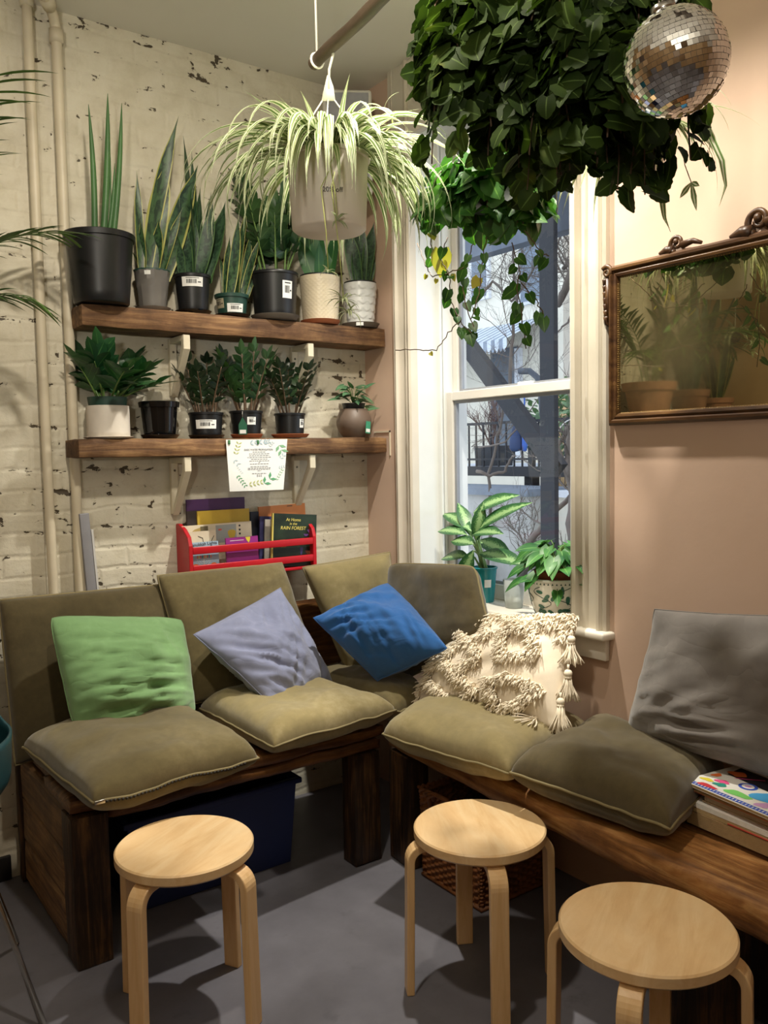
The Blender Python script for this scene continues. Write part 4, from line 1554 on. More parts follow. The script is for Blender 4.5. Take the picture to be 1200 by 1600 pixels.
shape(t, M, 'rust_patch', plain('rust_patch', '#6d3a22', .5, 0, .4, 60), blob(x0 + w * .84, z1 - .155, .016, .012, 14, .4), y)

# ------------------------------------------------------------------ paper notice hung from the lower shelf
yn = SY - .009
c4 = [P(353, 687, y=yn), P(449, 686, y=yn), P(443, 765, y=yn - .004), P(359, 768, y=yn - .004)]
t = thing('paper_notice', 'white paper notice with a leafy border hanging from the lower shelf', 'notice', (c4[3].x, yn, c4[3].z))


def nt(u, v, d=0.0):
    p = (c4[3] * (1 - u) + c4[2] * u) * (1 - v) + (c4[0] * (1 - u) + c4[1] * u) * v
    return p + V3((0, -d - .004 * math.sin(pi * u) * (1 - v), 0))


mb = MB(); mb.grid(lambda u, v: nt(u, v), 12, 12); mb.grid(lambda u, v: nt(u, v, -.0006), 12, 12, True)
sheet = mb.build('sheet', PAPER, t)
ex = (nt(1, .5) - nt(0, .5)).normalized()
ey = (nt(.5, 1) - nt(.5, 0)).normalized()
text('heading', 'BASIC WATER PROPAGATION', .0090, nt(.52, .80, .0012), ex, ey, INKGREY, t, bold=.0001)
rnd = random.Random(3)
mb = MB()
for v, ww in ((.755, .22), (.720, .34), (.685, .34), (.650, .40), (.615, .28), (.580, .34), (.55, .03), (.522, .32), (.47, .31), (.44, .40), (.415, .40), (.388, .06), (.335, .26), (.305, .09), (.28, .09)):
    u = .53 - ww / 2
    while u < .53 + ww / 2:
        l_ = min(rnd.uniform(.02, .05), .53 + ww / 2 - u)
        mb.add([nt(u, v - .005, .001), nt(u + l_, v - .005, .001), nt(u + l_, v + .005, .001), nt(u, v + .005, .001)], [(0, 1, 2, 3)])
        u += l_ + .010
mb.build('text_lines', INKGREY, t, smooth=False)
G = [plain('print_green', '#7fae86', .7), plain('print_olive', '#b3b879', .7), plain('print_bluegrey', '#a9bcc4', .7), plain('print_deepgreen', '#5c9a70', .7)]


def sprig(u, v, ang, L, n, w, mat, nm='printed_sprig'):
    mb = MB()
    d = (math.cos(ang), math.sin(ang))
    for i in range(n):
        k = i / max(1, n - 1)
        for s in (-1, 1):
            a = ang + s * .8
            b = (u + d[0] * L * k, v + d[1] * L * k)
            e = (b[0] + math.cos(a) * w * 2.2, b[1] + math.sin(a) * w * 2.2)
            o_ = (-math.sin(a) * w * .45, math.cos(a) * w * .45)
            m_ = ((b[0] + e[0]) / 2, (b[1] + e[1]) / 2)
            mb.add([nt(b[0], b[1], .001), nt(m_[0] + o_[0], m_[1] + o_[1], .001), nt(e[0], e[1], .001), nt(m_[0] - o_[0], m_[1] - o_[1], .001)], [(0, 1, 2, 3)])
    mb.build(nm, mat, t, smooth=False)


sprig(.14, .72, 1.3, .2, 4, .03, G[1]); sprig(.38, .93, .1, .22, 4, .035, G[2]); sprig(.60, .93, .3, .08, 3, .03, G[2]); sprig(.70, .86, .9, .08, 3, .018, G[2])
sprig(.86, .88, -1.1, .10, 2, .062, G[0]); sprig(.11, .60, -.9, .08, 2, .03, G[2]); sprig(.90, .62, .9, .06, 2, .03, G[2]); sprig(.15, .30, -1.0, .22, 5, .026, G[3]); sprig(.35, .12, .2, .20, 4, .034, G[1])
sprig(.62, .14, .7, .13, 2, .062, G[3]); sprig(.85, .20, 1.1, .2, 5, .02, G[0]); sprig(.88, .44, .2, .08, 3, .02, G[2]); sprig(.16, .46, -1.0, .12, 4, .012, G[2])
for px in (358, 403):
    mb = MB(); p = P(px, 690, y=yn - .002); mb.box((-.004, -.003, -.010), (.004, .012, .006), Matrix.Translation(p)); mb.build('green_clip', plain('clip_green', '#3f7a48', .5), t, bevel=.001)

# ------------------------------------------------------------------ pots and plants
def pot_things(name, label, cat, c, r_top, r_bot, h, mat, rim=.006, lip=.012, group=None, style='plain', soil=True, saucer=None, sr=None, sh=.014, base=0.0, soil_drop=.018):
    """a pot turned round its axis; c is the point it stands on. Returns thing, wall radius by z, soil z"""
    c = V3(c)
    t = thing(name, label, cat, tuple(c), 0, group)
    z0 = 0.0
    if saucer is not None:
        mb = MB()
        mb.lathe([(0, .0), (sr * .82, .0), (sr * .86, .001), (sr, sh), (sr - .004, sh + .001), (sr * .84, .005), (0, .005)], c, 36)
        mb.build('saucer', saucer, t, auto=50)
        z0 = .0055
    hh = h - z0

    def rf(z):
        k = max(0, min(1, (z - z0) / hh))
        if style == 'bowl':
            return r_bot + (r_top - r_bot) * k + .022 * math.sin(pi * min(1, k * 1.05))
        if style == 'egg':
            return r_bot + (r_top - r_bot) * math.sin(k * pi * .56) ** .75 if k > 0 else r_bot
        return r_bot + (r_top - r_bot) * k
    prof = [(0, z0), (r_bot * .96, z0), (rf(z0), z0 + .003)]
    N = 14 if style != 'plain' else 6
    for i in range(1, N):
        z = z0 + hh * i / N
        if z < h - lip - .001:
            prof.append((rf(z), z))
    if rim:
        prof += [(rf(h - lip), h - lip), (rf(h - lip) + rim, h - lip + .001), (r_top + rim, h - .002), (r_top + rim - .002, h)]
    else:
        prof += [(rf(h - lip), h - lip), (r_top, h - .001)]
    prof += [(r_top - .004, h), (r_top - .006, h - soil_drop - .012)]
    fn = None
    seg = 40
    mb = MB()
    if style == 'diamond':                   # rows of raised knobs
        seg = 96
        prof = [(0, z0), (r_bot * .96, z0)] + [(rf(z0 + hh * i / 56), z0 + hh * i / 56) for i in range(57)] + [(r_top - .005, h), (r_top - .006, h - .03)]

        def fn(r, z, a):
            if r < r_bot * .97 or z < z0 + .006 or z > h - .010 or r < r_top - .0045 and z > h - .031:
                return r
            k = (z - z0) / .0085
            return r + .0022 * max(0, math.cos(a * 26 + (k % 2 > 1) * pi) * abs(math.sin(k * pi)))
    if style == 'scallop':                   # overlapping petal scales
        seg = 96
        prof = [(0, z0), (r_bot * .96, z0)] + [(rf(z0 + hh * i / 60), z0 + hh * i / 60) for i in range(61)] + [(r_top - .005, h), (r_top - .006, h - .03)]

        def fn(r, z, a):
            if r < r_bot * .97 or r < r_top - .0045 and z > h - .031:
                return r
            row = (h - z) / .030
            k = row % 1
            ph = (int(row) % 2) * pi
            e = abs(math.sin((a * 11 + ph) / 2))
            return r + .0035 * (k * (1 if k < .55 + .42 * e else .25))
    if style == 'facet':
        seg = 14

        def fn(r, z, a):
            return r * (1 + .035 * noise.noise(V3((a * 1.3, z * 26, 2))))
    mb.lathe(prof, c, seg, None, fn=fn)
    mb.build('pot', mat, t, auto=(25 if style == 'facet' else 50), smooth=style != 'facet')
    zs = h - soil_drop
    if soil:
        mb = MB()
        mb.lathe([(r_top - .0062, zs), (r_top * .6, zs + .004), (0, zs + .006)], c, 24)
        mb.build('soil', SOIL, t)
    return t, rf, c.z + zs


def snake(t, c, z, rad, specs, mat, kind='snake', seed=0, wave=.15):
    """specs: (azimuth deg, lean deg from upright, length, width)"""
    mb = MB()
    rnd = random.Random(seed)
    for az, lean, L, w in specs:
        a = R_(az)
        rr = rad * rnd.uniform(.2, .5)
        b = V3((c[0] + rr * math.cos(a), c[1] + rr * math.sin(a), z))
        mb.ribbon(b, a, L, w, R_(90 - lean), R_(rnd.uniform(-4, 12)), 12, kind, .22, rnd.uniform(-.9, .9), wave, rnd.uniform(0, 6))
    return keep_in(mb).build('leaves', mat, t)


def zz(t, c, z, rad, n, L, lw, mat, seed, lean=38, pairs=7, stem=STEM):
    ms, ml = MB(), MB()
    rnd = random.Random(seed)
    for i in range(n):
        a = 2 * pi * i / n + rnd.uniform(-.5, .5)
        ln = L * rnd.uniform(.72, 1.05)
        le = R_(rnd.uniform(.15, 1.0) * lean)
        p = V3((c[0] + rad * .5 * math.cos(a), c[1] + rad * .5 * math.sin(a), z))
        el = pi / 2 - le
        pts = []
        nn = 12
        for k in range(nn + 1):
            pts.append(p.copy())
            d = V3((math.cos(a) * math.cos(el), math.sin(a) * math.cos(el), math.sin(el)))
            p = p + d * ln / nn
            el -= le * .35 / nn
        ms.tube(pts, [.0045 - .0028 * k / nn for k in range(nn + 1)], 6)
        for k in range(pairs):
            q = .30 + .68 * k / (pairs - 1)
            i0 = min(nn - 1, int(q * nn))
            b = pts[i0].lerp(pts[i0 + 1], q * nn - i0)
            d = (pts[i0 + 1] - pts[i0]).normalized()
            side = V3((-math.sin(a), math.cos(a), 0))
            nr = side.cross(d)
            if nr.z < 0:
                nr = -nr
            for s in (-1, 1):
                dd = d * (.40 + .45 * q) + side * s * (1.1 - .4 * q) * rnd.uniform(.7, 1.1) + nr * rnd.uniform(-.2, .6)
                ml.leaf(b, dd, nr + side * s * -.3 + V3((0, 0, .3)), lw * 1.85 * rnd.uniform(.8, 1.1) * (1 - .25 * abs(q - .55)), lw * rnd.uniform(.85, 1.1), 'lance', 4, rnd.uniform(.05, .22), .2)
        d = (pts[-1] - pts[-2]).normalized()
        ml.leaf(pts[-1], d, V3((0, 0, 1)), lw * 1.9, lw * .8, 'lance', 4, .05, .2)
    o = keep_in(ml).build('leaves', mat, t)
    keep_in(ms).build('stems', stem, t)
    return o


UZ, LZ = 1.9755, 1.5185
ROWU, ROWL = 'potted plants on the upper shelf', 'pots on the lower shelf'


def on_shelf(px, y, z, top, bot, tw, bw):
    """pot measures from its outline in the photograph, at its depth on the shelf"""
    p = P(px, (top + bot) / 2, y=y)
    s = scale_at(p)
    return (p.x, y, z), tw * s / 2, bw * s / 2, (bot - top) * s


L_BROAD = leafmat('broad_green_leaf', mk_plain('#2c5a34', '#4a7c46', '#6f9a5c'), .4, .12)
# upper shelf ---------------------------------------------------------------
c, rt_, rb, h = on_shelf(157, 2.965, UZ, 368, 475, 103, 84)
t, rf, zs = pot_things('potted_snake_plant', 'large black nursery pot with three tall cylindrical snake plant leaves', 'potted plant', c, rt_, rb, h, BLACKPOT, .006, .02, ROWU)
mb = MB()
for px, ytop, xr_, w in ((152, 163, 148, .021), (168, 146, 161, .024), (190, 161, 176, .021), (171, 217, 169, .006), (179, 255, 168, .015)):
    b, e = P(xr_, 372, y=c[1] - .01), P(px - 14 if px == 152 else px, ytop, y=c[1] - .02)
    b.z = zs
    pts = [b.lerp(e, k / 14) + V3((.006 * math.sin(k * .22), 0, 0)) for k in range(15)]
    mb.tube(pts, [w * .5 * (1 - (k / 14) ** 3.2 * .93) for k in range(15)], 10)
mb.build('leaves', L_CYL, t)

c, rt_, rb, h = on_shelf(238, 3.010, UZ, 417, 478, 54, 40)
t, rf, zs = pot_things('potted_snake_plant', 'snake plant in a faceted grey clay pot beside the large black pot', 'potted plant', c, rt_, rb, h, GREYPOT, 0, .004, ROWU, 'facet', True, GREYCLAY, rt_ * 1.0, .012)
mb = MB(); mb.lathe([(rt_ - .002, h - .004), (rt_ + .002, h + .003), (rt_ - .004, h + .004), (rt_ - .006, h - .01)], c, 30); mb.build('inner_pot_rim', GREENPOT, t)
label_patch(t, c, cam_az(c) - .25, rf, h - .020, h - .006, .022, bars=False)
sn = []
for px, py, br, w in ((272, 190, 226, .034), (258, 250, 232, .050), (213, 268, 218, .020), (250, 300, 243, .028), (300, 265, 252, .054), (216, 345, 222, .022), (242, 345, 240, .03), (278, 330, 250, .02), (208, 390, 226, .012), (262, 350, 246, .022)):
    sn.append((px, py, br, w))


def snake_px(t, c, zs, specs, mat, seed=0, ybase=None, dyr=.05, nm='leaves'):
    """blades aimed at the tips the photograph shows"""
    mb = MB()
    rnd = random.Random(seed)
    for px, py, br, w in specs:
        b = P(br, 420, y=c[1])
        b.z = zs - .005
        e = P(px, py, y=c[1])
        v = e - b
        # lean a little to or from the room
        dy = max(-dyr, min(.04, rnd.uniform(-dyr, .03)))
        v += V3((0, dy, 0))
        L = v.length
        az = math.atan2(v.y, v.x)
        el = math.asin(v.z / L)
        bend = rnd.uniform(-.12, .22)
        side_el = el + bend / 2
        sv = Matrix.Rotation(rnd.uniform(-.75, .75), 3, 'Z') @ V3((rt.x, rt.y, 0))
        mb.ribbon(b + V3((0, rnd.uniform(-.02, .012), 0)), az, L * 1.01, w * 1.45, side_el, bend, 14, 'snake', .2, 0, .22, rnd.uniform(0, 6), sv)
    return keep_in(mb).build(nm, mat, t)


snake_px(t, c, zs, sn, L_SNAKE, 1)
c, rt_, rb, h = on_shelf(301, 3.005, UZ, 422, 482, 54, 45)
t, rf, zs = pot_things('potted_snake_plant', 'dark snake plant in a black pot with a white barcode label high on its side', 'potted plant', c, rt_, rb, h, BLACKPOT, .004, .012, ROWU, 'plain', True, BLACKGLAZE, rt_ * 1.05, .012)
label_patch(t, c, cam_az(c), rf, h * .66, h * .90, .078)
snake_px(t, c, zs, [(287, 212, 296, .028), (315, 292, 304, .030), (350, 316, 316, .038), (352, 326, 322, .034), (322, 322, 306, .034), (282, 336, 292, .036), (268, 352, 286, .028), (300, 340, 300, .03), (336, 350, 318, .026), (272, 380, 284, .02), (340, 385, 322, .018), (303, 235, 305, .02), (330, 300, 310, .02)], L_SNAKED, 2)
c, rt_, rb, h = on_shelf(362, 3.005, UZ, 450, 485, 50, 42)
t, rf, zs = pot_things('potted_snake_plant', 'small banded snake plant in a short green plastic pot with two stickers', 'potted plant', c, rt_, rb, h, GREENPOT, .005, .014, ROWU, 'plain', True, BLACKGLAZE, rt_ * 1.12, .010)
label_patch(t, c, cam_az(c) + .25, rf, h * .18, h * .55, .062)
label_patch(t, c, cam_az(c) - .95, rf, h * .36, h * .78, .046, plain('tan_sticker', '#a9a085', .7), 'tan_label', True)
snake_px(t, c, zs, [(382, 318, 362, .020), (362, 342, 354, .028), (376, 362, 362, .026), (352, 372, 350, .020), (392, 360, 374, .022), (400, 372, 376, .02), (344, 395, 350, .012), (372, 385, 366, .02), (412, 395, 380, .012)], L_SNAKE, 3)
c, rt_, rb, h = on_shelf(429, 2.990, UZ, 417, 490, 72, 63)
t, rf, zs = pot_things('potted_zz_plant', 'leafy dark plant in a wide black nursery pot on a grey saucer', 'potted plant', c, rt_, rb, h, BLACKPOT, .004, .012, ROWU, 'plain', True, GREYCLAY, rt_ * 1.06, .018)
label_patch(t, c, cam_az(c) + .62, rf, h * .42, h * .78, .044)
zz(t, c, zs, rt_, 10, .33, .044, L_ZZM, 4, 22, 8)
c, rt_, rb, h = on_shelf(500, 2.995, UZ, 424, 497, 63, 54)
t, rf, zs = pot_things('potted_snake_plant', 'broad green leaves in a cream knobbed pot on a terracotta saucer', 'potted plant', c, rt_, rb, h, CREAMPOT, 0, .004, ROWU, 'diamond', True, TERRA, rt_ * 1.0, .016)
mb = MB(); mb.lathe([(rt_ - .004, h), (rt_ - .002, h + .006), (rt_ - .008, h + .006), (rt_ - .010, h - .01)], c, 30); mb.build('inner_pot_rim', BLACKPOT, t)
snake_px(t, c, zs, [(478, 330, 492, .05), (500, 340, 500, .045), (470, 372, 490, .04), (520, 360, 508, .04), (512, 395, 510, .03), (488, 380, 496, .03)], L_BROAD, 5)
c, rt_, rb, h = on_shelf(563, 2.995, UZ, 436, 504, 52, 40)
t, rf, zs = pot_things('potted_snake_plant', 'plant in a white petal-scaled pot on a grey saucer, end of the shelf', 'potted plant', c, rt_, rb, h, WHITEPOT, 0, .004, ROWU, 'scallop', True, GREYCLAY, rt_ * 1.14, .018)
label_patch(t, (c[0], c[1], c[2]), cam_az(c) - .05, lambda z: rt_ * 1.10, .002, .016, .030, bars=False)
mb = MB(); mb.lathe([(rt_ - .004, h), (rt_ - .002, h + .006), (rt_ - .008, h + .006), (rt_ - .010, h - .01)], c, 30); mb.build('inner_pot_rim', BLACKPOT, t)
snake_px(t, c, zs, [(540, 352, 556, .04), (560, 335, 562, .04), (578, 350, 568, .036), (586, 380, 572, .03), (552, 380, 558, .03)], L_SNAKED, 6)

# lower shelf ---------------------------------------------------------------
c, rt_, rb, h = on_shelf(169, 3.010, LZ, 630, 681, 65, 65)
t, rf, zs = pot_things('potted_zz_plant', 'glossy green plant in a white cylinder pot with a green inner pot', 'potted plant', c, rt_, rb, h, WHITECLAY, 0, .004, ROWL, 'plain', True, WHITECLAY, rt_ * 1.18, .006, soil_drop=.004)
mb = MB(); mb.lathe([(rt_ * .86, h - .01), (rt_ * .90, h + .014), (rt_ * .93, h + .030), (rt_ * .84, h + .030), (rt_ * .82, h + .012), (0, h + .012)], c, 34); mb.build('inner_pot', GREENPOT, t, auto=40)
zz(t, c, c[2] + h + .02, rt_, 12, .165, .050, L_ZZ, 11, 62, 5)
c, rt_, rb, h = on_shelf(249, 3.015, LZ, 622, 679, 58, 48)
pot_things('flower_pot', 'empty glossy black pot with a stepped rim on its saucer', 'pot', c, rt_, rb, h, BLACKGLAZE, .006, .022, ROWL, 'plain', True, BLACKGLAZE, rt_ * 1.04, .014, soil_drop=.03)
c, rt_, rb, h = on_shelf(322, 3.010, LZ, 640, 680, 52, 46)
t, rf, zs = pot_things('potted_zz_plant', 'dark leafy plant in a black pot with a wide white barcode label', 'potted plant', c, rt_, rb, h, BLACKPOT, .003, .010, ROWL, 'plain', True, BLACKGLAZE, rt_ * 1.1, .012)
label_patch(t, c, cam_az(c), rf, h * .36, h * .70, .078)
zz(t, c, zs, rt_, 9, .215, .027, L_ZZD, 12, 22, 6, VINE)
c, rt_, rb, h = on_shelf(385, 3.005, LZ, 638, 680, 50, 42)
t, rf, zs = pot_things('potted_zz_plant', 'dark leafy plant in a black pot with a green plant tag and small label', 'potted plant', c, rt_, rb, h, BLACKPOT, .003, .010, ROWL, 'plain', True, TERRA, rt_ * 1.02, .014)
label_patch(t, c, cam_az(c) + .35, rf, h * .48, h * .76, .034)
az = cam_az(c) - .2
tc = V3(c) + V3((math.cos(az), math.sin(az), 0)) * (rt_ + .008)
mb = MB(); mb.prism([(-.016, .012), (.016, .012), (.016, .050), (.0, .078), (-.016, .050)], 1, -.0006, .0006); mb.v = [Matrix.Translation(tc) @ Matrix.Rotation(az + pi / 2, 4, 'Z') @ p for p in mb.v]
tg = mb.build('plant_tag', plain('tag_green', '#1f5a41', .5), t, smooth=False)
mb = MB(); mb.box((-.012, -.0014, .016), (.012, .0014, .030)); mb.v = [Matrix.Translation(tc) @ Matrix.Rotation(az + pi / 2, 4, 'Z') @ p for p in mb.v]
mb.build('tag_print', PAPER, tg, smooth=False)
mb = MB(); mb.tube([tc + V3((0, 0, .078)), V3((tc.x, tc.y, c[2] + h + .03)) if False else tc + V3((0, 0, .10))], .0006, 4); mb.build('tag_string', STRING, tg)
zz(t, c, zs, rt_, 9, .245, .030, L_ZZM, 13, 24, 6, VINE)
c, rt_, rb, h = on_shelf(453, 3.005, LZ, 641, 679, 47, 42)
t, rf, zs = pot_things('potted_zz_plant', 'dark leafy plant in a black pot on a wide terracotta saucer', 'potted plant', c, rt_, rb, h, BLACKPOT, .003, .010, ROWL, 'plain', True, TERRA, rt_ * 1.28, .014)
label_patch(t, c, cam_az(c) + .95, rf, h * .40, h * .75, .026)
zz(t, c, zs, rt_, 9, .215, .027, L_ZZD, 14, 28, 6, VINE)
c, rt_, rb, h = on_shelf(553, 3.000, LZ, 640, 684, 44, 34)
t, rf, zs = pot_things('potted_pothos', 'small trailing plant in a round brown pot at the right end of the lower shelf', 'potted plant', c, rt_, rb, h, BROWNPOT, 0, .004, ROWL, 'bowl', False)
mb = MB(); mb.lathe([(rt_ * .70, h - .02), (rt_ * .82, h + .020), (rt_ * .86, h + .024), (rt_ * .76, h + .024), (rt_ * .7, h + .012), (0, h + .014)], c, 30); mb.build('inner_pot', BLACKPOT, t)
mb, ms = MB(), MB()
rnd = random.Random(15)
for i in range(26):
    a = rnd.uniform(0, 2 * pi)
    b = V3((c[0], c[1], c[2] + h + .015))
    out = rnd.uniform(.02, .075)
    e = b + V3((math.cos(a) * out, math.sin(a) * out * .7, rnd.uniform(.0, .085) - .02 * (out > .06)))
    ms.tube([b, b.lerp(e, .5) + V3((0, 0, .02)), e], .0014, 5)
    mb.leaf(e, V3((math.cos(a), math.sin(a) * .8, rnd.uniform(-.4, .6))), V3((-.2, -.6, 1)), rnd.uniform(.045, .065), rnd.uniform(.020, .030), 'heart', 4, .2, .15)
mb.build('leaves', leafmat('dusty_green_leaf', mk_plain('#34563c', '#5f8660', '#86a981', 8), .4, .15), t); ms.build('stems', STEM, t)
az = cam_az(c) + .75
tc = V3(c) + V3((math.cos(az), math.sin(az), 0)) * (rt_ + .022)
mb = MB(); mb.box((-.013, -.0006, .015), (.013, .0006, .065)); mb.v = [Matrix.Translation(tc) @ Matrix.Rotation(az + pi / 2, 4, 'Z') @ Matrix.Rotation(R_(6), 4, 'Y') @ p for p in mb.v]; tg = mb.build('plant_tag', plain('tag_teal', '#3f8f70', .5), t, smooth=False)
mb = MB(); mb.box((-.011, -.0012, .020), (.011, .0012, .034)); mb.v = [Matrix.Translation(tc) @ Matrix.Rotation(az + pi / 2, 4, 'Z') @ Matrix.Rotation(R_(6), 4, 'Y') @ p for p in mb.v]; mb.build('tag_print', PAPER, tg, smooth=False)

# ------------------------------------------------------------------ window sill plants
SZ = .8725
p = P(757, 900, x=2.215)
c = (2.205, P(757, 900, x=2.205).y, SZ)
t, rf, zs = pot_things('potted_chinese_evergreen', 'silvery green broad-leaved plant in a teal pot on the window sill', 'potted plant', c, .048, .036, .135, TEALPOT, .003, .008, 'plants on the window sill')
label_patch(t, c, cam_az(c) + .3, rf, .06, .09, .026, bars=False)
ml, ms = MB(), MB()
rnd = random.Random(17)
for (px, py, tx, ty, w, dx) in ((740, 800, 790, 785, .052, 0), (745, 830, 802, 802, .05, -.03), (735, 830, 690, 808, .055, .02), (720, 835, 684, 835, .050, -.04), (725, 870, 690, 878, .050, -.05), (738, 860, 722, 915, .052, -.07), (755, 865, 800, 888, .060, -.05), (750, 845, 785, 868, .058, .04), (735, 840, 715, 790, .045, .03), (742, 850, 706, 850, .05, -.06), (745, 845, 752, 800, .045, -.04), (738, 835, 770, 838, .05, -.07)):
    b = P(px + (742 - px) * .4, py, x=c[0] + dx * .5)
    e = P(tx, ty, x=c[0] + dx)
    o_ = V3((c[0], c[1], zs))
    ms.tube([o_ + V3((rnd.uniform(-.012, .012), rnd.uniform(-.012, .012), 0)), o_.lerp(b, .6) + V3((0, 0, .02)), b], [.005, .004, .0028], 6)
    d = e - b
    L = d.length * 1.15
    d = d.normalized() + V3((0, 0, .3))
    vw = (CAM - b).normalized()
    ml.leaf(b, d, vw * .9 + V3((0, 0, .8)), L, w * 1.35, 'lance', 7, .30, .14)
ml.build('leaves', L_AGLAO, t); ms.build('stems', plain('pale_green_stem', '#86a86a', .45), t)

c = (2.20, P(803, 920, x=2.20).y, SZ)
t = thing('sill_cup', 'frosted white cup on the window sill between the two plants', 'cup', c)
mb = MB(); mb.lathe([(0, 0), (.030, 0), (.032, .003), (.040, .105), (.037, .105), (.029, .006), (0, .006)], c, 36)
tm = NT('frosted_cup', .35); tm.color(lin('#dfe6e4')); tm.b.inputs['Transmission Weight'].default_value = .55; tm.b.inputs['IOR'].default_value = 1.2; mb.build('cup_wall', tm.m, t)
mb = MB(); mb.lathe([(0, .0065), (.0285, .0065), (.033, .045), (0, .046)], c, 30); mb.build('white_pebbles', plain('pebble_white', '#e3e3de', .6, 0, .1, 90, .6), t)

# floral pot: white glaze painted with green leaves and stems
c = (2.165, P(870, 925, x=2.165).y, SZ)
t, rf, zs = pot_things('potted_pothos', 'trailing green plant in a white pot painted with green leaves on the window sill', 'potted plant', c, .098, .058, .145, plain('white_porcelain', '#e4e2d8', .15, 0, .03), .006, .008, 'plants on the window sill', 'egg', False)
PG = plain('painted_green', '#3d6b5a', .25)
PG2 = plain('painted_dark_green', '#2a4a40', .25)
rnd = random.Random(23)


def wall_pt(a, z, off=.0012):
    r = rf(z) + off
    return V3((c[0] + r * math.cos(a), c[1] + r * math.sin(a), c[2] + z))


ml, ms = MB(), MB()
for j in range(8):
    a = j * 2 * pi / 8 + .2
    pts = [wall_pt(a + .35 * math.sin(k * .7 + j), .02 + .10 * k / 12) for k in range(13)]
    ms.tube(pts, .0012, 4)
    for k in range(7):
        q = pts[1 + int(k * 1.7) % 11]
        aa = a + rnd.uniform(-.38, .38)
        zz_ = .025 + rnd.random() * .095
        th = rnd.uniform(0, 2 * pi)
        L, w = rnd.uniform(.020, .034), rnd.uniform(.011, .018)
        poly = []
        for m_ in range(10):
            f = 2 * pi * m_ / 10
            lx, lz = L * .5 * math.cos(f) * (1 + .25 * math.cos(f)), w * .5 * math.sin(f)
            poly.append(wall_pt(aa + (lx * math.cos(th) - lz * math.sin(th)) / rf(zz_), max(.008, min(.134, zz_ + lx * math.sin(th) + lz * math.cos(th)))))
        ml.add(poly, [tuple(range(10))])
potm = [o for o in t.children if o.name.startswith('pot')][0]
ml.build('painted_leaves', PG, potm, smooth=False); ms.build('painted_stems', PG2, potm)
mb = MB()
for j in range(44):
    a = 2 * pi * j / 44
    mb.add([wall_pt(a, .128, .0016), wall_pt(a + .07, .128, .0016), wall_pt(a + .035, .135, .0022)], [(0, 1, 2)])
mb.build('painted_border', PG2, potm, smooth=False)
mb = MB(); mb.lathe([(.05, .07), (.070, .150), (.078, .150), (.080, .168), (.070, .168), (.066, .150), (0, .150)], c, 34); mb.build('terracotta_inner_pot', plain('red_terracotta', '#8e4a2c', .8), t, auto=40)
ml, ms = MB(), MB()
rnd = random.Random(29)
for i in range(62):
    a = rnd.uniform(0, 2 * pi)
    b = V3((c[0], c[1], c[2] + .155))
    rr = rnd.uniform(.03, .125)
    hh = .085 * math.sqrt(max(0, 1 - (rr / .14) ** 2)) + rnd.uniform(-.02, .03)
    if rr > .10 and i % 3 == 0:
        hh -= rnd.uniform(.03, .09)
    e = b + V3((math.cos(a) * rr * .8 - .012, math.sin(a) * rr, hh))
    if e.x > 2.245:
        e.x = 2.245 - rnd.random() * .05
    ms.tube([b + V3((math.cos(a) * .02, math.sin(a) * .02, 0)), b.lerp(e, .55) + V3((0, 0, .035)), e], .0018, 5)
    dz = rnd.uniform(-.9, .1)
    ml.leaf(e, V3((math.cos(a) * .8 - .15, math.sin(a), dz)), V3((-.4 + .5 * math.cos(a), -.35 + .4 * math.sin(a), 1)), rnd.uniform(.062, .088), rnd.uniform(.036, .052), 'heart', 5, .22, .18)
ml.build('leaves', L_POTHOS, t); ms.build('stems', STEM, t)

# ------------------------------------------------------------------ wooden pole under the ceiling, its ropes
BARZ = 2.50
b0 = P(490, 100, z=BARZ)
b1 = P(604, -10, z=BARZ)
dirb = (b1 - b0).normalized()
b2 = b0 + dirb * 1.55
t = thing('hanging_pole', 'dark wooden pole hung from the ceiling on white ropes', 'pole', tuple(b0))
mb = MB(); n = 30; mb.tube([b0.lerp(b2, k / n) + V3((0, 0, .002 * math.sin(k))) for k in range(n + 1)], [.0165 + .0015 * noise.noise(V3((k * .6, 1, 1))) for k in range(n + 1)], 16); mb.build('pole', W_BAR, t, auto=50)
for k in (.012, 1.45):
    q = b0 + dirb * (k + .01)
    mb = MB(); mb.tube([q + V3((0, 0, .0)), q + V3((-.001, 0, .25)), V3((q.x - .002, q.y, ZC - .002))], .0032, 8)
    mb.tube([q + V3((0.0185 * math.cos(a), 0, .0185 * math.sin(a))) for a in [2 * pi * j / 16 for j in range(16)]], .0035, 6, closed=True); mb.build('rope', STRING, t)

# spider plant hung from the pole
hp = P(520, 92, y=b0.y - .06)
hp = b0 + dirb * ((b0.y - 1.93) / -dirb.y if abs(dirb.y) > .1 else .1)
sc_ = scale_at(hp)
pt = P(512, 247, y=hp.y)
pb = P(512, 362, y=hp.y)
rT, rB = 64 * scale_at(pt), 58 * scale_at(pt)
cx_, cy_ = pt.x, hp.y
t = thing('hanging_spider_plant', 'cream-striped spider plant in a frosted white pot hung from the dark pole', 'hanging plant', (cx_, cy_, pb.z), 0)
hpot = pt.z - pb.z
mb = MB(); mb.lathe([(0, 0), (rB * .93, 0), (rB, .006), (rT * .985, hpot - .012), (rT + .004, hpot - .01), (rT + .004, hpot), (rT - .003, hpot), (rB - .004, .01), (0, .008)], (cx_, cy_, pb.z), 48); pot = mb.build('pot', FROST, t, auto=50)
az = cam_az((cx_, cy_)) + .10
pp = V3((cx_, cy_, P(535, 302, y=cy_ - .08).z)) + V3((math.cos(az), math.sin(az), 0)) * (rB + (rT - rB) * .6 + .0012)
text('marker_lettering', '20% off', .017, pp, (-math.sin(az), math.cos(az), 0), (0, 0, 1), INK, pot)
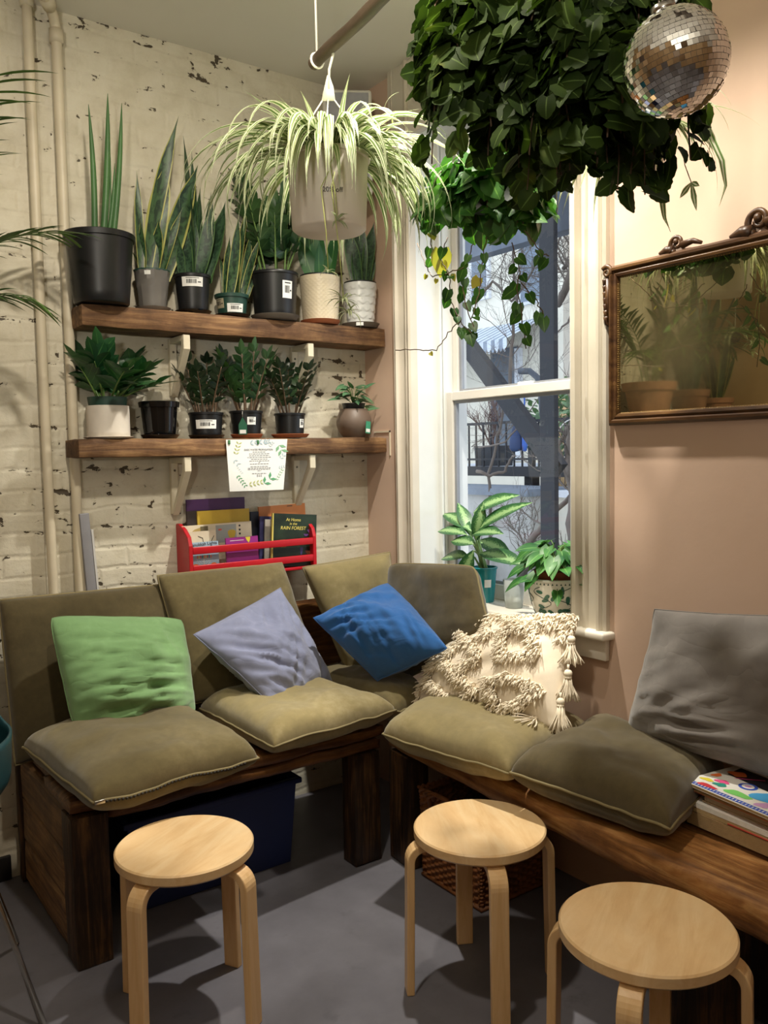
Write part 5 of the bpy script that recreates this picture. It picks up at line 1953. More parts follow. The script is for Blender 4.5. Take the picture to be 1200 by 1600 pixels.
mb = MB(); mb.lathe([(rT - .004, hpot - .012), (0, hpot - .004)], (cx_, cy_, pb.z), 24); mb.build('soil', SOIL, t)
top = V3((hp.x + .004, hp.y, BARZ))
mb = MB(); mb.tube([top + V3((.0, .012, -.012)), top + V3((.0, .0185, .006)), top + V3((0, .010, .0195)), top + V3((0, -.006, .0195)), top + V3((0, -.0185, .004)), top + V3((0, -.012, -.02)), top + V3((-.004, 0, -.05)), top + V3((-.006, 0, -.10))], .0035, 8)
hk = top + V3((-.006, 0, -.10))
rr_ = V3((rt.x, rt.y, 0)).normalized()
mb.add([hk + rr_ * x + V3((0, 0, z)) + V3((rr_.y, -rr_.x, 0)) * s for s in (-.0015, .0015) for x, z in ((-.020, -.030), (.016, -.030), (.012, .004), (.002, .034), (-.004, .034), (-.012, .004))], [(0, 1, 2, 3, 4, 5), (11, 10, 9, 8, 7, 6)] + [(i, i + 6, (i + 1) % 6 + 6, (i + 1) % 6) for i in range(6)])
mb.build('hanger_hook', PLASTICW, t)
for k, (off, a) in enumerate(((-.017, 2.9), (-.003, 1.6 + pi), (.013, -.25))):
    a = a + math.atan2(rt.y, rt.x)
    e = V3((cx_ + rT * math.cos(a), cy_ + rT * math.sin(a), pt.z - .004))
    mb = MB(); mb.tube([hk + rr_ * off + V3((0, 0, -.028)), (hk + rr_ * off).lerp(e, .5), e], .0019, 6); mb.build('hanger_wire', PLASTICW, t)
ml = MB()
rnd = random.Random(31)
for i in range(185):
    a = rnd.uniform(0, 2 * pi)
    b = V3((cx_ + rT * .8 * math.cos(a) * rnd.random() ** .5, cy_ + rT * .8 * math.sin(a) * rnd.random() ** .5, pt.z - .006))
    k = rnd.random()
    if i >= 160:         # blades that hang in front of the pot, towards the room
        a = cam_az((cx_, cy_)) + rnd.uniform(-1.0, 1.0)
        b = V3((cx_ + rT * .85 * math.cos(a), cy_ + rT * .85 * math.sin(a), pt.z - .004))
        ml.ribbon(b, a, rnd.uniform(.18, .34), rnd.uniform(.014, .022), R_(rnd.uniform(25, 60)), R_(rnd.uniform(125, 150)), 14, 'spider', .25, rnd.uniform(-.25, .25), .1, rnd.random() * 6)
    elif k < .88:        # long arching leaves that fall past the pot
        ml.ribbon(b, a + rnd.uniform(-.3, .3), rnd.uniform(.25, .45), rnd.uniform(.014, .023), R_(rnd.uniform(8, 55)), R_(rnd.uniform(110, 150)), 14, 'spider', .25, rnd.uniform(-.25, .25), .1, rnd.random() * 6)
    else:                # younger, more upright
        ml.ribbon(b, a, rnd.uniform(.12, .24), rnd.uniform(.010, .016), R_(rnd.uniform(45, 80)), R_(rnd.uniform(30, 80)), 9, 'spider', .25, rnd.uniform(-.3, .3), .1, 1)
ml.build('leaves', L_SPIDER, t)
# runner with a small plantlet dangling in front of the cream pot
ms, ml = MB(), MB()
for (p0, p1, hang) in ((P(514, 262, y=cy_ - .11), P(527, 345, y=cy_ - .12), P(527, 345, y=cy_ - .12)), (P(516, 300, y=cy_ - .11), P(537, 470, y=cy_ - .10), P(537, 470, y=cy_ - .10)), (P(500, 300, y=cy_ - .10), P(513, 425, y=cy_ - .1), P(513, 425, y=cy_ - .1))):
    b = V3((cx_, cy_ - .06, pt.z + .01))
    ms.tube([b, p0 + V3((0, -.005, .01)), p0.lerp(p1, .5) + V3((.006, 0, 0)), p1], .0013, 5)
    big = hang.z < P(500, 460, y=cy_ - .1).z
    for q in range(2 if big else 1):
        h2 = hang + V3((.012 * q, 0, -.030 * q))
        ml = MB()
        for i in range(15 if big else 8):
            a = rnd.uniform(0, 2 * pi)
            ml.ribbon(h2, a, rnd.uniform(.04, .075) if big else rnd.uniform(.025, .05), .006, R_(rnd.uniform(0, 60)), R_(rnd.uniform(60, 130)), 7, 'spider', .2, 0, 0, 0)
        ml.build('plantlet', L_SPIDER, t)
e = P(578, 165, y=cy_)
ms.tube([V3((cx_ + .05, cy_, pt.z)), P(598, 210, y=cy_), P(613, 195, y=cy_), P(612, 178, y=cy_), P(600, 172, y=cy_)], .002, 5)
for hub, n_ in ((P(594, 212, y=cy_), 5), (P(600, 172, y=cy_), 4)):
    ml = MB()
    for i in range(n_):
        ml.ribbon(hub, math.atan2(rt.y, rt.x) + rnd.choice((0, pi)) + rnd.uniform(-.5, .5), rnd.uniform(.03, .08), .008, R_(rnd.uniform(20, 80)), R_(rnd.uniform(40, 110)), 8, 'spider', .2, 0, 0, 0)
    ml.build('plantlet', L_SPIDER, t)
ms.build('runners', plain('runner_green', '#a9b065', .5), t)

# ------------------------------------------------------------------ hanging ivy and philodendron in front of the window
def strands(t, c, r_pot, z_rim, n, leafk, mat, Lr, size, seed, dens=.022, spread=.10, dome=.10, clip=None):
    ms, ml = MB(), MB()
    rnd = random.Random(seed)
    for i in range(n):
        a = 2 * pi * (i + rnd.random()) / n
        rr = r_pot * rnd.uniform(.2, 1)
        p = V3((c[0] + rr * math.cos(a), c[1] + rr * math.sin(a), z_rim))
        L = rnd.uniform(*Lr)
        out = spread * rnd.uniform(.3, 1.15)
        up_ = dome * rnd.uniform(.2, 1)
        pts = []
        q = p.copy()
        vel = V3((math.cos(a) * out * 5, math.sin(a) * out * 5, up_ * 9))
        seg = .022
        dist = 0
        while dist < L:
            pts.append(q.copy())
            vel += V3((-vel.x * .14, -vel.y * .14, -.16))
            vel += V3((rnd.uniform(-.12, .12), rnd.uniform(-.12, .12), 0))
            stp = vel.normalized() * seg
            q = q + stp
            if q.x > 2.09:
                q.x = 2.09
            dist += seg
        ms.tube(pts, .0018, 4)
        for k in range(1, len(pts)):
            if clip and not clip(pts[k]):
                continue
            for _ in range(1 if rnd.random() < .55 else 2):
                o = pts[k] - V3((c[0], c[1], pts[k].z))
                o = o.normalized() if o.length > 1e-4 else V3((1, 0, 0))
                side = V3((-o.y, o.x, 0))
                d = V3((0, 0, -1)) * rnd.uniform(.0, 1.1) + o * rnd.uniform(-.2, .9) + side * rnd.uniform(-1.2, 1.2)
                nr = o * rnd.uniform(.3, 1.1) + V3((0, 0, rnd.uniform(-.1, 1.1))) + side * rnd.uniform(-.8, .8)
                s = size * rnd.uniform(.65, 1.15)
                b = pts[k] + o * rnd.uniform(.0, .035) + side * rnd.uniform(-.02, .02)
                if b.x > 2.08:
                    b.x = 2.08
                ml.leaf(b, d, nr, s, s * rnd.uniform(.9, 1.15), leafk, 8 if leafk == 'ivy' else 4, rnd.uniform(.05, .4), rnd.uniform(-.1, .3))
    ms.build('vines', VINE, t)
    return ml.build('leaves', mat, t)


def hang_pot(t, c, r, h, z, mat, zc=ZC, cords=3):
    mb = MB(); mb.lathe([(0, z), (r * .72, z), (r * .76, z + .004), (r, z + h), (r + .006, z + h), (r + .006, z + h + .008), (r - .004, z + h + .008), (r * .7, z + .012), (0, z + .012)], (c[0], c[1], 0), 36); mb.build('pot', mat, t, auto=50)
    mb = MB(); mb.lathe([(r * .96, z + h - .012), (0, z + h - .006)], (c[0], c[1], 0), 20); mb.build('soil', SOIL, t)
    kn = V3((c[0], c[1], z + h + .38))
    for k in range(cords):
        a = k * 2 * pi / cords + .5
        mb = MB(); mb.tube([V3((c[0] + r * math.cos(a), c[1] + r * math.sin(a), z + h)), kn], .0016, 5); mb.build('hanger_cord', STRING, t)
    mb = MB(); mb.tube([kn, V3((c[0], c[1], zc - .002))], .002, 5); mb.sphere(kn, .008, 6); mb.build('hanging_cord', STRING, t)


c = P(835, 80, x=1.40)
t = thing('hanging_ivy', 'big bushy dark green ivy hanging in front of the window behind the mirror ball', 'hanging plant', (c.x, c.y, c.z - .1))
hang_pot(t, (c.x, c.y), .115, .12, c.z - .06, BLACKPOT)
strands(t, (c.x, c.y), .14, c.z + .05, 110, 'ivy', L_IVY, (.18, .40), .050, 41, .022, .080, .12)
c2 = P(945, 105, x=1.37)
t = thing('hanging_ivy', 'smaller green ivy hanging directly behind the mirror ball', 'hanging plant', (c2.x, c2.y, c2.z - .1))
hang_pot(t, (c2.x, c2.y), .09, .12, c2.z - .05, BLACKPOT)
strands(t, (c2.x, c2.y), .09, c2.z + .06, 64, 'ivy', L_IVY, (.16, .36), .048, 42, .022, .045, .09)

c3 = P(768, 322, x=1.66)
t = thing('hanging_philodendron', 'heart-leaved philodendron trailing from a black hanging pot under the ivy', 'hanging plant', (c3.x, c3.y, c3.z))
hang_pot(t, (c3.x, c3.y), .075, .10, c3.z, BLACKPOT)
mb = MB(); mb.lathe([(0, -.006), (.070, -.006), (.078, .004), (.074, .004), (.066, -.001), (0, -.001)], (c3.x, c3.y, c3.z), 30); mb.build('saucer', BLACKPOT, t)
strands(t, (c3.x, c3.y), .075, c3.z + .11, 34, 'heart', L_PHILO, (.10, .24), .062, 43, .03, .06, .04)
# the long trailing vines over the window
ml, ms, my = MB(), MB(), MB()
rnd = random.Random(44)
xv = c3.x - .06
for path in ([(740, 380), (728, 410), (722, 440), (728, 475), (742, 515)], [(700, 370), (688, 400), (702, 430), (704, 470), (722, 505), (736, 520)],
             [(760, 370), (752, 420), (748, 460), (735, 500)], [(800, 380), (812, 420), (808, 450), (815, 490), (822, 545)], [(820, 360), (845, 395), (858, 400)], [(815, 440), (838, 470), (848, 490)],
             [(652, 380), (665, 415), (675, 432), (700, 428), (724, 418)], [(720, 500), (700, 520), (682, 548), (655, 547), (618, 547)], [(668, 300), (672, 350), (676, 400)]):
    pts = [P(px, py, x=xv + rnd.uniform(-.03, .03)) for px, py in path]
    fine = []
    for a, b in zip(pts, pts[1:]):
        for k in range(5):
            fine.append(a.lerp(b, k / 5) + V3((rnd.uniform(-1, 1), rnd.uniform(-1, 1), rnd.uniform(-1, 1))) * .003)
    fine.append(pts[-1])
    ms.tube(fine, .0016, 5)
    bare = path[0][0] == 720 or path[0][0] == 652
    for k in range(2, len(fine), 2 if not bare else 5):
        if rnd.random() < (.85 if not bare else .5):
            a = rnd.uniform(-1, 1)
            d = V3((rnd.uniform(-.3, .1), a * .9, -rnd.uniform(.4, 1)))
            nr = (CAM - fine[k]).normalized() + V3((rnd.uniform(-.5, .5), rnd.uniform(-.5, .5), .2))
            s = rnd.uniform(.026, .040) * (.55 if bare else 1)
            (my if rnd.random() < .03 or bare else ml).leaf(fine[k] + d.normalized() * .012, d, nr, s, s * .85, 'heart', 5, .12, .12)
p = P(690, 392, x=xv)
my.leaf(p, V3((0, .1, -1)), (CAM - p), .075, .062, 'heart', 5, .1, .1)
ms.build('trailing_vines', VINE, t); ml.build('trailing_leaves', L_PHILO, t); tag(my.build('yellowed_leaves', L_YELLOW, t), 'yellowed leaves', None)

# spider plant behind the ball, only its hanging leaves show
c4_ = P(985, 225, x=1.74)
t = thing('hanging_spider_plant', 'spider plant behind the ivy and mirror ball, striped leaves hanging over the wall', 'hanging plant', (c4_.x, c4_.y, c4_.z - .1))
hang_pot(t, (c4_.x, c4_.y), .10, .11, c4_.z - .06, FROST)
ml, ms = MB(), MB()
rnd = random.Random(46)
for i in range(64):
    a = rnd.uniform(0, 2 * pi)
    if math.cos(a) > .55:
        a += pi
    b = V3((c4_.x, c4_.y, c4_.z + .055)) + V3((math.cos(a), math.sin(a), 0)) * .03
    ml.ribbon(b, a, rnd.uniform(.18, .32), rnd.uniform(.011, .017), R_(rnd.uniform(-15, 30)), R_(rnd.uniform(60, 105)), 13, 'spider', .25, rnd.uniform(-.3, .3), .1, rnd.random() * 6)
# the blades the photo shows to the right of the ball
for path, w in (([(1085, 180), (1105, 200), (1128, 250), (1134, 290), (1124, 322)], .017), ([(1108, 160), (1103, 200), (1092, 240)], .013), ([(1030, 250), (1033, 300), (1038, 340), (1048, 362)], .016), ([(1105, 170), (1110, 205), (1108, 248)], .007)):
    pts = [P(px, py, x=c4_.x - .04) for px, py in path]
    vs, uv = [], []
    n = 16
    for k in range(n + 1):
        q = k / n * (len(pts) - 1)
        i0 = min(len(pts) - 2, int(q))
        p = pts[i0].lerp(pts[i0 + 1], q - i0)
        ww = w * .5 * blade('spider', .15 + .85 * k / n)
        vs += [p + rr_ * ww, p + V3((.003, .003, 0)), p - rr_ * ww]
        uv += [(0, k / n), (.5, k / n), (1, k / n)]
    ml.add(vs, [(i * 3 + k, i * 3 + k + 1, i * 3 + k + 4, i * 3 + k + 3) for i in range(n) for k in range(2)], uv)
st = [P(px, py, x=c4_.x - .04) for px, py in ((1066, 235), (1070, 258), (1080, 285))]
ms.tube(st, .0011, 5)
for tip in ((1062, 310), (1088, 328), (1092, 290)):
    b, e = st[-1], P(tip[0], tip[1], x=c4_.x - .04)
    ml.leaf(b, e - b, CAM - b, (e - b).length, .013, 'lance', 6, .1, .2)
ml.build('leaves', L_SPIDER, t); ms.build('runner', VINE, t)
hang2 = P(666, 18, x=1.56)
t = thing('hanging_rope', 'short white knotted rope hanging from the ceiling left of the ivy', 'rope', (hang2.x, hang2.y, ZC))
mb = MB(); mb.tube([V3((hang2.x, hang2.y, ZC)), hang2, P(672, 60, x=1.56), P(675, 100, x=1.57)], .0048, 8); mb.build('rope_line', STRING, t)
mb = MB()
for k in range(26):
    o = noise.noise_vector(V3((k * 3.1, 2, 5)))
    mb.sphere(hang2 + o * .016, .008, 5)
mb.build('rope_knot', STRING, t)
mb = MB(); mb.tube([V3((hang2.x, hang2.y, ZC - .012)), V3((hang2.x, hang2.y, ZC))], .014, 12); mb.build('ceiling_hook', CHROME, t)

# ------------------------------------------------------------------ mirror ball
bc = P(1056, 98, x=1.12)
br_ = 80.0 * scale_at(bc)
t = thing('mirror_ball', 'silver mirror ball of small square tiles hanging in front of the ivy', 'mirror ball', (bc.x, bc.y, bc.z - br_))
mb = MB(); mb.sphere(bc, br_ - .0015, 24); mb.build('core', plain('ball_grout', '#6e6c66', .5, .3), t)
tl = NT('mirror_tile', .04, 1.0)
tl.color((.97, .97, .95, 1))
mb = MB()
rnd = random.Random(9)
NR = 30
tilt = Matrix.Rotation(R_(-14), 3, V3((fw.x, fw.y, 0)).normalized())
for i in range(NR):
    th = pi * (i + .5) / NR
    nn = max(4, int(2 * NR * math.sin(th)))
    dth = pi / NR * br_ * .46
    for j in range(nn):
        a = 2 * pi * (j + .5 * (i % 2)) / nn
        nrm = V3((math.sin(th) * math.cos(a), math.sin(th) * math.sin(a), math.cos(th)))
        ex_ = V3((-math.sin(a), math.cos(a), 0))
        ey_ = nrm.cross(ex_)
        jn = (nrm + ex_ * rnd.gauss(0, .055) + ey_ * rnd.gauss(0, .055)).normalized()
        ex2 = (ex_ - jn * ex_.dot(jn)).normalized()
        ey2 = jn.cross(ex2)
        hw = pi / nn * br_ * math.sin(th) * .96
        vs = [tilt @ (nrm * br_ + ex2 * sx * hw + ey2 * sy * dth) + bc for sx, sy in ((-1, -1), (1, -1), (1, 1), (-1, 1))]
        mb.add(vs, [(0, 1, 2, 3)])
mb.build('mirror_tiles', tl.m, t, smooth=False)
ax = tilt @ V3((0, 0, 1))
mb = MB(); mb.tube([bc + ax * (br_ - .004), bc + ax * (br_ + .008)], .018, 16); mb.build('cap', CHROME, t)
q = bc + ax * (br_ + .020)
mb = MB(); mb.tube([q + V3((.010 * math.cos(a), .004 * math.cos(a), .012 * math.sin(a))) for a in [2 * pi * k / 16 for k in range(16)]], .0016, 6, closed=True); mb.build('ring', CHROME, t)
mb = MB(); mb.tube([q + V3((0, 0, .010)), V3((q.x, q.y, ZC - .002))], .0012, 6); mb.build('hanging_wire', CHROME, t)

# ------------------------------------------------------------------ old mirror on the pink wall
MY0, MY1 = 1.742, .78
tilt_top = .012
mz0, mz1 = 1.522, 2.006
t = thing('wall_mirror', 'foxed old mirror in a carved dark gilt frame on the pink wall', 'mirror', (XB - .02, (MY0 + MY1) / 2, mz0))
prof = [(0, 0), (0, .022), (.006, .030), (.012, .030), (.016, .022), (.022, .026), (.028, .024), (.032, .014), (.032, 0)]


def bar(nm, a, b, inward, w=1.0):
    mb = MB()
    a, b, inward = V3(a), V3(b), V3(inward)
    n = 24
    vs = []
    for i in range(n + 1):
        k = i / n
        for (q, d) in prof:
            al = (b - a).normalized()
            cut = q * w
            p = a + al * cut + (b - a - al * 2 * cut) * k + inward * cut
            vs.append(p + V3((-d - .001 * noise.noise(p * 60), 0, 0)))
    m_ = len(prof)
    mb.add(vs, [(i * m_ + j, i * m_ + j + 1, (i + 1) * m_ + j + 1, (i + 1) * m_ + j) for i in range(n) for j in range(m_ - 1)])
    mb.build(nm, W_FRAME, t, auto=40)


X_ = XB - .001
bar('frame_rail', (X_, MY0, mz0), (X_, MY1, mz0), (0, 0, 1), 1.2)
bar('frame_rail', (X_, MY0, mz1), (X_, MY1, mz1), (0, 0, -1), 1.2)
bar('frame_stile', (X_, MY0, mz0), (X_, MY0, mz1), (0, -1, 0), 1.0)
bar('frame_stile', (X_, MY1, mz0), (X_, MY1, mz1), (0, 1, 0), 1.0)
tm = NT('foxed_mirror_glass', .03, 1.0)
v = tm.co()
n1 = tm.noise(v, 3.2, 4, .6)
sepz = tm.node('SeparateXYZ', {0: v})
fog = tm.node('Mapping', {'Vector': v, 'Location': (0, 0, 0)}).outputs[0]
dist = tm.node('VectorMath', {0: v, 1: (0, .25, .19)}, operation='DISTANCE').outputs['Value']
hz = tm.ramp(tm.math('ADD', dist, tm.math('MULTIPLY', tm.math('SUBTRACT', n1, .5), .22)), [(.05, (1, 1, 1)), (.24, (0, 0, 0))])
tm.color(tm.ramp(n1, [(.3, lin('#a49e80')), (.7, lin('#c2bc9e'))]))
rg = tm.math('ADD', tm.math('MULTIPLY', hz, .045), .008)
tm.l.new(rg, tm.b.inputs['Roughness'])
dm = tm.node('BsdfDiffuse', {'Color': lin('#8b7d5a')})
mx = tm.node('MixShader', {0: tm.math('ADD', tm.math('MULTIPLY', hz, .16), .04)})
tm.l.new(tm.b.outputs[0], mx.inputs[1]); tm.l.new(dm.outputs[0], mx.inputs[2]); tm.l.new(mx.outputs[0], tm.n['Material Output'].inputs[0])
mb = MB(); mb.box((XB - .014, MY1 + .026, mz0 + .03), (XB - .006, MY0 - .026, mz1 - .03)); mb.build('mirror_glass', tm.m, t, smooth=False)
mb = MB()
for k in range(60):
    z = mz0 + .05 + k * (mz1 - mz0 - .1) / 60
    mb.sphere((XB - .017, MY0 - .030, z), .0028, 5)
for k in range(110):
    y = MY0 - .045 - k * (MY0 - MY1 - .09) / 110
    mb.sphere((XB - .017, y, mz0 + .036), .0028, 5); mb.sphere((XB - .017, y, mz1 - .036), .0028, 5)
mb.build('beading', plain('worn_gilt', '#7d6330', .4, .5), t)


def scroll(p, sgn, s):
    """rolled crest ornament standing on the top rail"""
    mb = MB()
    p = V3(p)
    pts = []
    for k in range(26):
        a = -1.2 + k * .30
        r = .022 * s * (1 - k / 34)
        pts.append(p + V3((-.004 * k / 26, sgn * r * math.cos(a), .018 * s + r * math.sin(a))))
    mb.tube(pts, [.0062 * s * (1 - k / 60) for k in range(26)], 8)
    mb.tube([p + V3((0, sgn * .052 * s, .004)), p + V3((0, sgn * .03 * s, .010)), p + V3((0, sgn * .012 * s, .004))], [.004, .010 * s, .012 * s], 8)
    mb.tube([p + V3((0, -sgn * .068 * s, .008)), p + V3((0, -sgn * .045 * s, .016 * s)), p + V3((0, -sgn * .014 * s, .012 * s))], [.005, .007 * s, .010 * s], 8)
    mb.sphere(p + V3((-.006, 0, .022 * s)), .007 * s, 8, (1, 1, 1.2))
    mb.build('crest_scroll', W_FRAME, t)


for px, py, sg, s in ((1058, 392, 1, 1.15), (1186, 362, 1, 1.6)):
    q = P(px, py, x=XB - .018)
    scroll((XB - .018, q.y, mz1 + .001), sg, s)
scroll((XB - .018, MY1 + (MY0 - P(1058, 392, x=XB - .018).y), mz1 + .001), -1, .8)
for sg, yy in ((1, MY0), (-1, MY1)):
    mb = MB()
    pts = []
    for k in range(22):            # rolled volute at the corner, acanthus leaf below
        a = .6 + k * .33
        r = .020 * (1 - k / 27)
        pts.append(V3((XB - .024 - k * .0003, yy + sg * (.004 + r * math.cos(a)), mz1 - .016 + r * math.sin(a))))
    mb.tube(pts, [.0085 * (1 - k / 34) for k in range(22)], 8)
    for k in range(7):
        z = mz1 - .032 - k * .019
        w = .017 - .0014 * k
        mb.tube([V3((XB - .012, yy + sg * .004, z)), V3((XB - .026, yy + sg * (.006 + w * .6), z - .008)), V3((XB - .02, yy + sg * (.004 + w * .9), z - .024)), V3((XB - .015, yy + sg * .002, z - .034))], [.005, .0075, .006, .003], 7)
    mb.tube([V3((XB - .022, yy + sg * .003, mz1 - .03)), V3((XB - .024, yy + sg * .006, mz1 - .10)), V3((XB - .018, yy + sg * .004, mz1 - .165))], [.008, .007, .004], 8)
    mb.build('corner_scroll', W_FRAME, t)

# ------------------------------------------------------------------ plants past the left edge: fronds in the frame, the rest in the mirror
PX0 = -.40
o = rough_board((PX0, 2.76, 1.545), (.545, YA - .004, 1.60), (40, 8, 3), .003, 51, 8, .008).build('wall_shelf', W_SHELF, None, auto=50)
tag(o, 'wood shelf of terracotta pots left of the pipes, seen in the mirror', 'shelf')
for xx in (-.25, .40):
    t = thing('shelf_bracket', 'white bracket under the shelf of terracotta pots, ' + ('far end' if xx < 0 else 'end near the pipes'), 'bracket', (xx, YA, 1.54), 0, 'white shelf brackets')
    mb = MB(); mb.box((xx - .014, YA - .024, 1.34), (xx + .014, YA - .002, 1.542)); mb.build('upright', WHITEPAINT, t)
    mb = MB(); mb.box((xx - .014, 2.80, 1.522), (xx + .014, YA - .024, 1.542)); mb.build('arm', WHITEPAINT, t)
PZ = 1.603
GT = 'terracotta pots on the shelf left of the pipes'
c = (.36, 2.93, PZ)
t, rf, zs = pot_things('potted_palm', 'feathery palm in the widest terracotta pot, fronds reaching over the pipes', 'potted plant', c, .135, .095, .20, TERRA2, .012, .045, GT)
ml, ms = MB(), MB()
rnd = random.Random(61)


def frond(b, az, L, el, droop, lw, n=26):
    pts = []
    p = V3(b)
    e = el
    for k in range(n + 1):
        pts.append(p.copy())
        p = p + V3((math.cos(az) * math.cos(e), math.sin(az) * math.cos(e), math.sin(e))) * L / n
        if p.y > YA - .03:
            p.y = YA - .03
        e -= droop / n
    ms.tube(pts, [.0035 - .0025 * k / n for k in range(n + 1)], 5)
    for k in range(int(n * .35), n + 1):
        d = (pts[min(n, k)] - pts[max(0, k - 1)]).normalized()
        side = V3((-math.sin(az), math.cos(az), 0))
        for s in (-1, 1):
            dd = d * .9 + side * s * .75 + V3((0, 0, rnd.uniform(-.25, .15)))
            ln = lw * rnd.uniform(.8, 1.1) * (1 - .5 * abs(k / n - .6))
            a2 = math.atan2(dd.y, dd.x)
            dd.normalize()
            ml.ribbon(pts[k], a2, ln * 1.1, .016, math.asin(dd.z), .5, 6, 'palm', .3, 0, 0, 0)


for az, L, el, dr, lw in ((-30, .40, 70, 95, .14), (-110, .6, 70, 90, .22), (170, .55, 75, 80, .22), (200, .6, 68, 90, .22), (-150, .62, 78, 70, .22), (60, .5, 82, 30, .18), (-10, .62, 84, 85, .17), (-120, .9, 84, 60, .2), (-70, .85, 86, 62, .2)):
    frond((c[0] + .03 * math.cos(R_(az)), c[1] + .03 * math.sin(R_(az)), zs), R_(az), L, R_(el), R_(dr), lw)
keep_in(ml).build('leaves', L_PALM, t); keep_in(ms).build('stems', STEM, t)
c = (-.00, 2.93, PZ)
t, rf, zs = pot_things('potted_snake_plant', 'tall snake plant in a terracotta pot, middle of the three in the mirror', 'potted plant', c, .105, .078, .17, TERRA2, .010, .038, GT)
snake(t, c, zs, .08, [(k * 47, 4 + (k * 7) % 18, .42 + .065 * ((k * 5) % 7), .058) for k in range(15)], L_SNAKED, seed=62)
c = (-.26, 2.92, PZ)
t, rf, zs = pot_things('potted_snake_plant', 'short snake plant in the smallest terracotta pot, far end in the mirror', 'potted plant', c, .085, .064, .13, TERRA2, .009, .03, GT)
snake(t, c, zs, .06, [(k * 61, 6 + (k * 7) % 20, .30 + .06 * ((k * 3) % 6), .044) for k in range(12)], L_SNAKE, seed=63)
# spider plant dangling between them
c = (-.02, 2.66, 2.06)
t = thing('hanging_spider_plant', 'small spider plant dangling in front of the terracotta pots, seen in the mirror', 'hanging plant', c)
mb = MB(); mb.tube([V3(c), V3((c[0], c[1], ZC - .002))], .0016, 5); mb.build('hanging_cord', STRING, t)
mb = MB(); mb.sphere(V3(c) + V3((0, 0, -.02)), .03, 8); mb.build('moss_ball', SOIL, t)
ml = MB()
for i in range(26):
    ml.ribbon(c, rnd.uniform(0, 2 * pi), rnd.uniform(.12, .22), .011, R_(rnd.uniform(10, 60)), R_(rnd.uniform(80, 150)), 10, 'spider', .25, 0, 0, 0)
ml.build('leaves', L_SPIDER, t)
# white drum lamp and framed picture that the mirror shows
c = V3((-.10, 2.40, 2.34))
t = thing('pendant_lamp', 'white two-tier drum pendant lamp, top right in the mirror', 'lamp', tuple(c))
SHD = plain('lamp_shade_white', '#e2d8c2', .6)
mb = MB(); mb.lathe([(.125, 0), (.13, .10), (.126, .10), (.121, .002), (.125, 0)], c, 36); mb.build('lower_shade', SHD, t)
mb = MB(); mb.lathe([(.135, .105), (.14, .22), (.02, .225), (.02, .221), (.136, .216), (.131, .107), (.135, .105)], c, 36); mb.build('upper_shade', SHD, t)
mb = MB(); mb.tube([c + V3((0, 0, .222)), V3((c.x, c.y, ZC - .002))], .004, 8); mb.build('cord', INK, t)
t = thing('framed_picture', 'gilt framed dark picture on the tan wall, seen in the mirror', 'picture', (-.80, 2.62, 1.9))
GILT = plain('gilt_frame', '#b98a3e', .4, .4)
mb = MB()
for a, b in (((-1.15, 2.60, 1.90), (-.75, 2.618, 1.925)), ((-1.15, 2.60, 2.375), (-.75, 2.618, 2.40)), ((-1.15, 2.60, 1.925), (-1.125, 2.618, 2.375)), ((-.775, 2.60, 1.925), (-.75, 2.618, 2.375))):
    mb.box(a, b)
mb.build('frame', GILT, t, bevel=.003)
mb = MB(); mb.box((-1.125, 2.608, 1.925), (-.775, 2.617, 2.375)); mb.build('canvas', plain('dark_canvas', '#4a3a30', .6, 0, .4, 6), t, smooth=False)

# ------------------------------------------------------------------ the back yard outside the window
GZ = -.6
STUCCO = plaster('cream_stucco', '#d9d4c4', '#e6e1d2', .1)
OGREY = plain('blue_grey_paint', '#77808c', .6)
ODARK = plain('dark_steel_paint', '#1c1e24', .6, 0)
OGLASS = plain('dark_window_glass', '#6c7a8a', .15)
OWHITE = plain('white_exterior_paint', '#d6dae0', .5)
mb = MB(); mb.box((2.5, -6, GZ - .1), (16, 24, GZ)); structure('ground', mb, plain('yard_paving', '#8a8880', .9, 0, .2, 2), 'paved yard outside the window', 'ground', smooth=False)


def opt(px, py, x):
    return P(px, py, x=x)


FX = 9.0
ya, yb = opt(905, 600, FX).y, 16.0
t = thing('apartment_building', 'cream stuccoed building with dark windows across the yard', 'building', (FX, 10, GZ))
yR = opt(880, 500, FX).y
mb = MB(); mb.box((FX, yR, GZ), (FX + 1.9, yb, 9)); mb.build('wall', STUCCO, t, smooth=False)


def fbox(parent, nm, mat, p0, p1, x, d0, d1):
    a, b = opt(*p0, x), opt(*p1, x)
    mb = MB(); mb.box((x - d0, min(a.y, b.y), min(a.z, b.z)), (x + d1, max(a.y, b.y), max(a.z, b.z)))
    return mb.build(nm, mat, parent, smooth=False)


for (p0, p1) in (((818, 352), (852, 466)), ((742, 395), (764, 462)), ((818, 60), (852, 200)), ((742, 60), (772, 200))):
    f = fbox(t, 'window', OWHITE, (p0[0] - 4, p0[1] - 4), (p1[0] + 4, p1[1] + 4), FX, .06, 0)
    fbox(f, 'pane', OGLASS, p0, p1, FX, .075, -.055)
dr = fbox(t, 'door', plain('grey_door', '#5b6672', .5), (770, 548), (812, 720), FX, .05, 0)
fbox(t, 'door_frame', OWHITE, (808, 545), (818, 720), FX, .06, 0)
fbox(t, 'band_course', OGREY, (700, 300), (880, 352), FX, .05, 0)
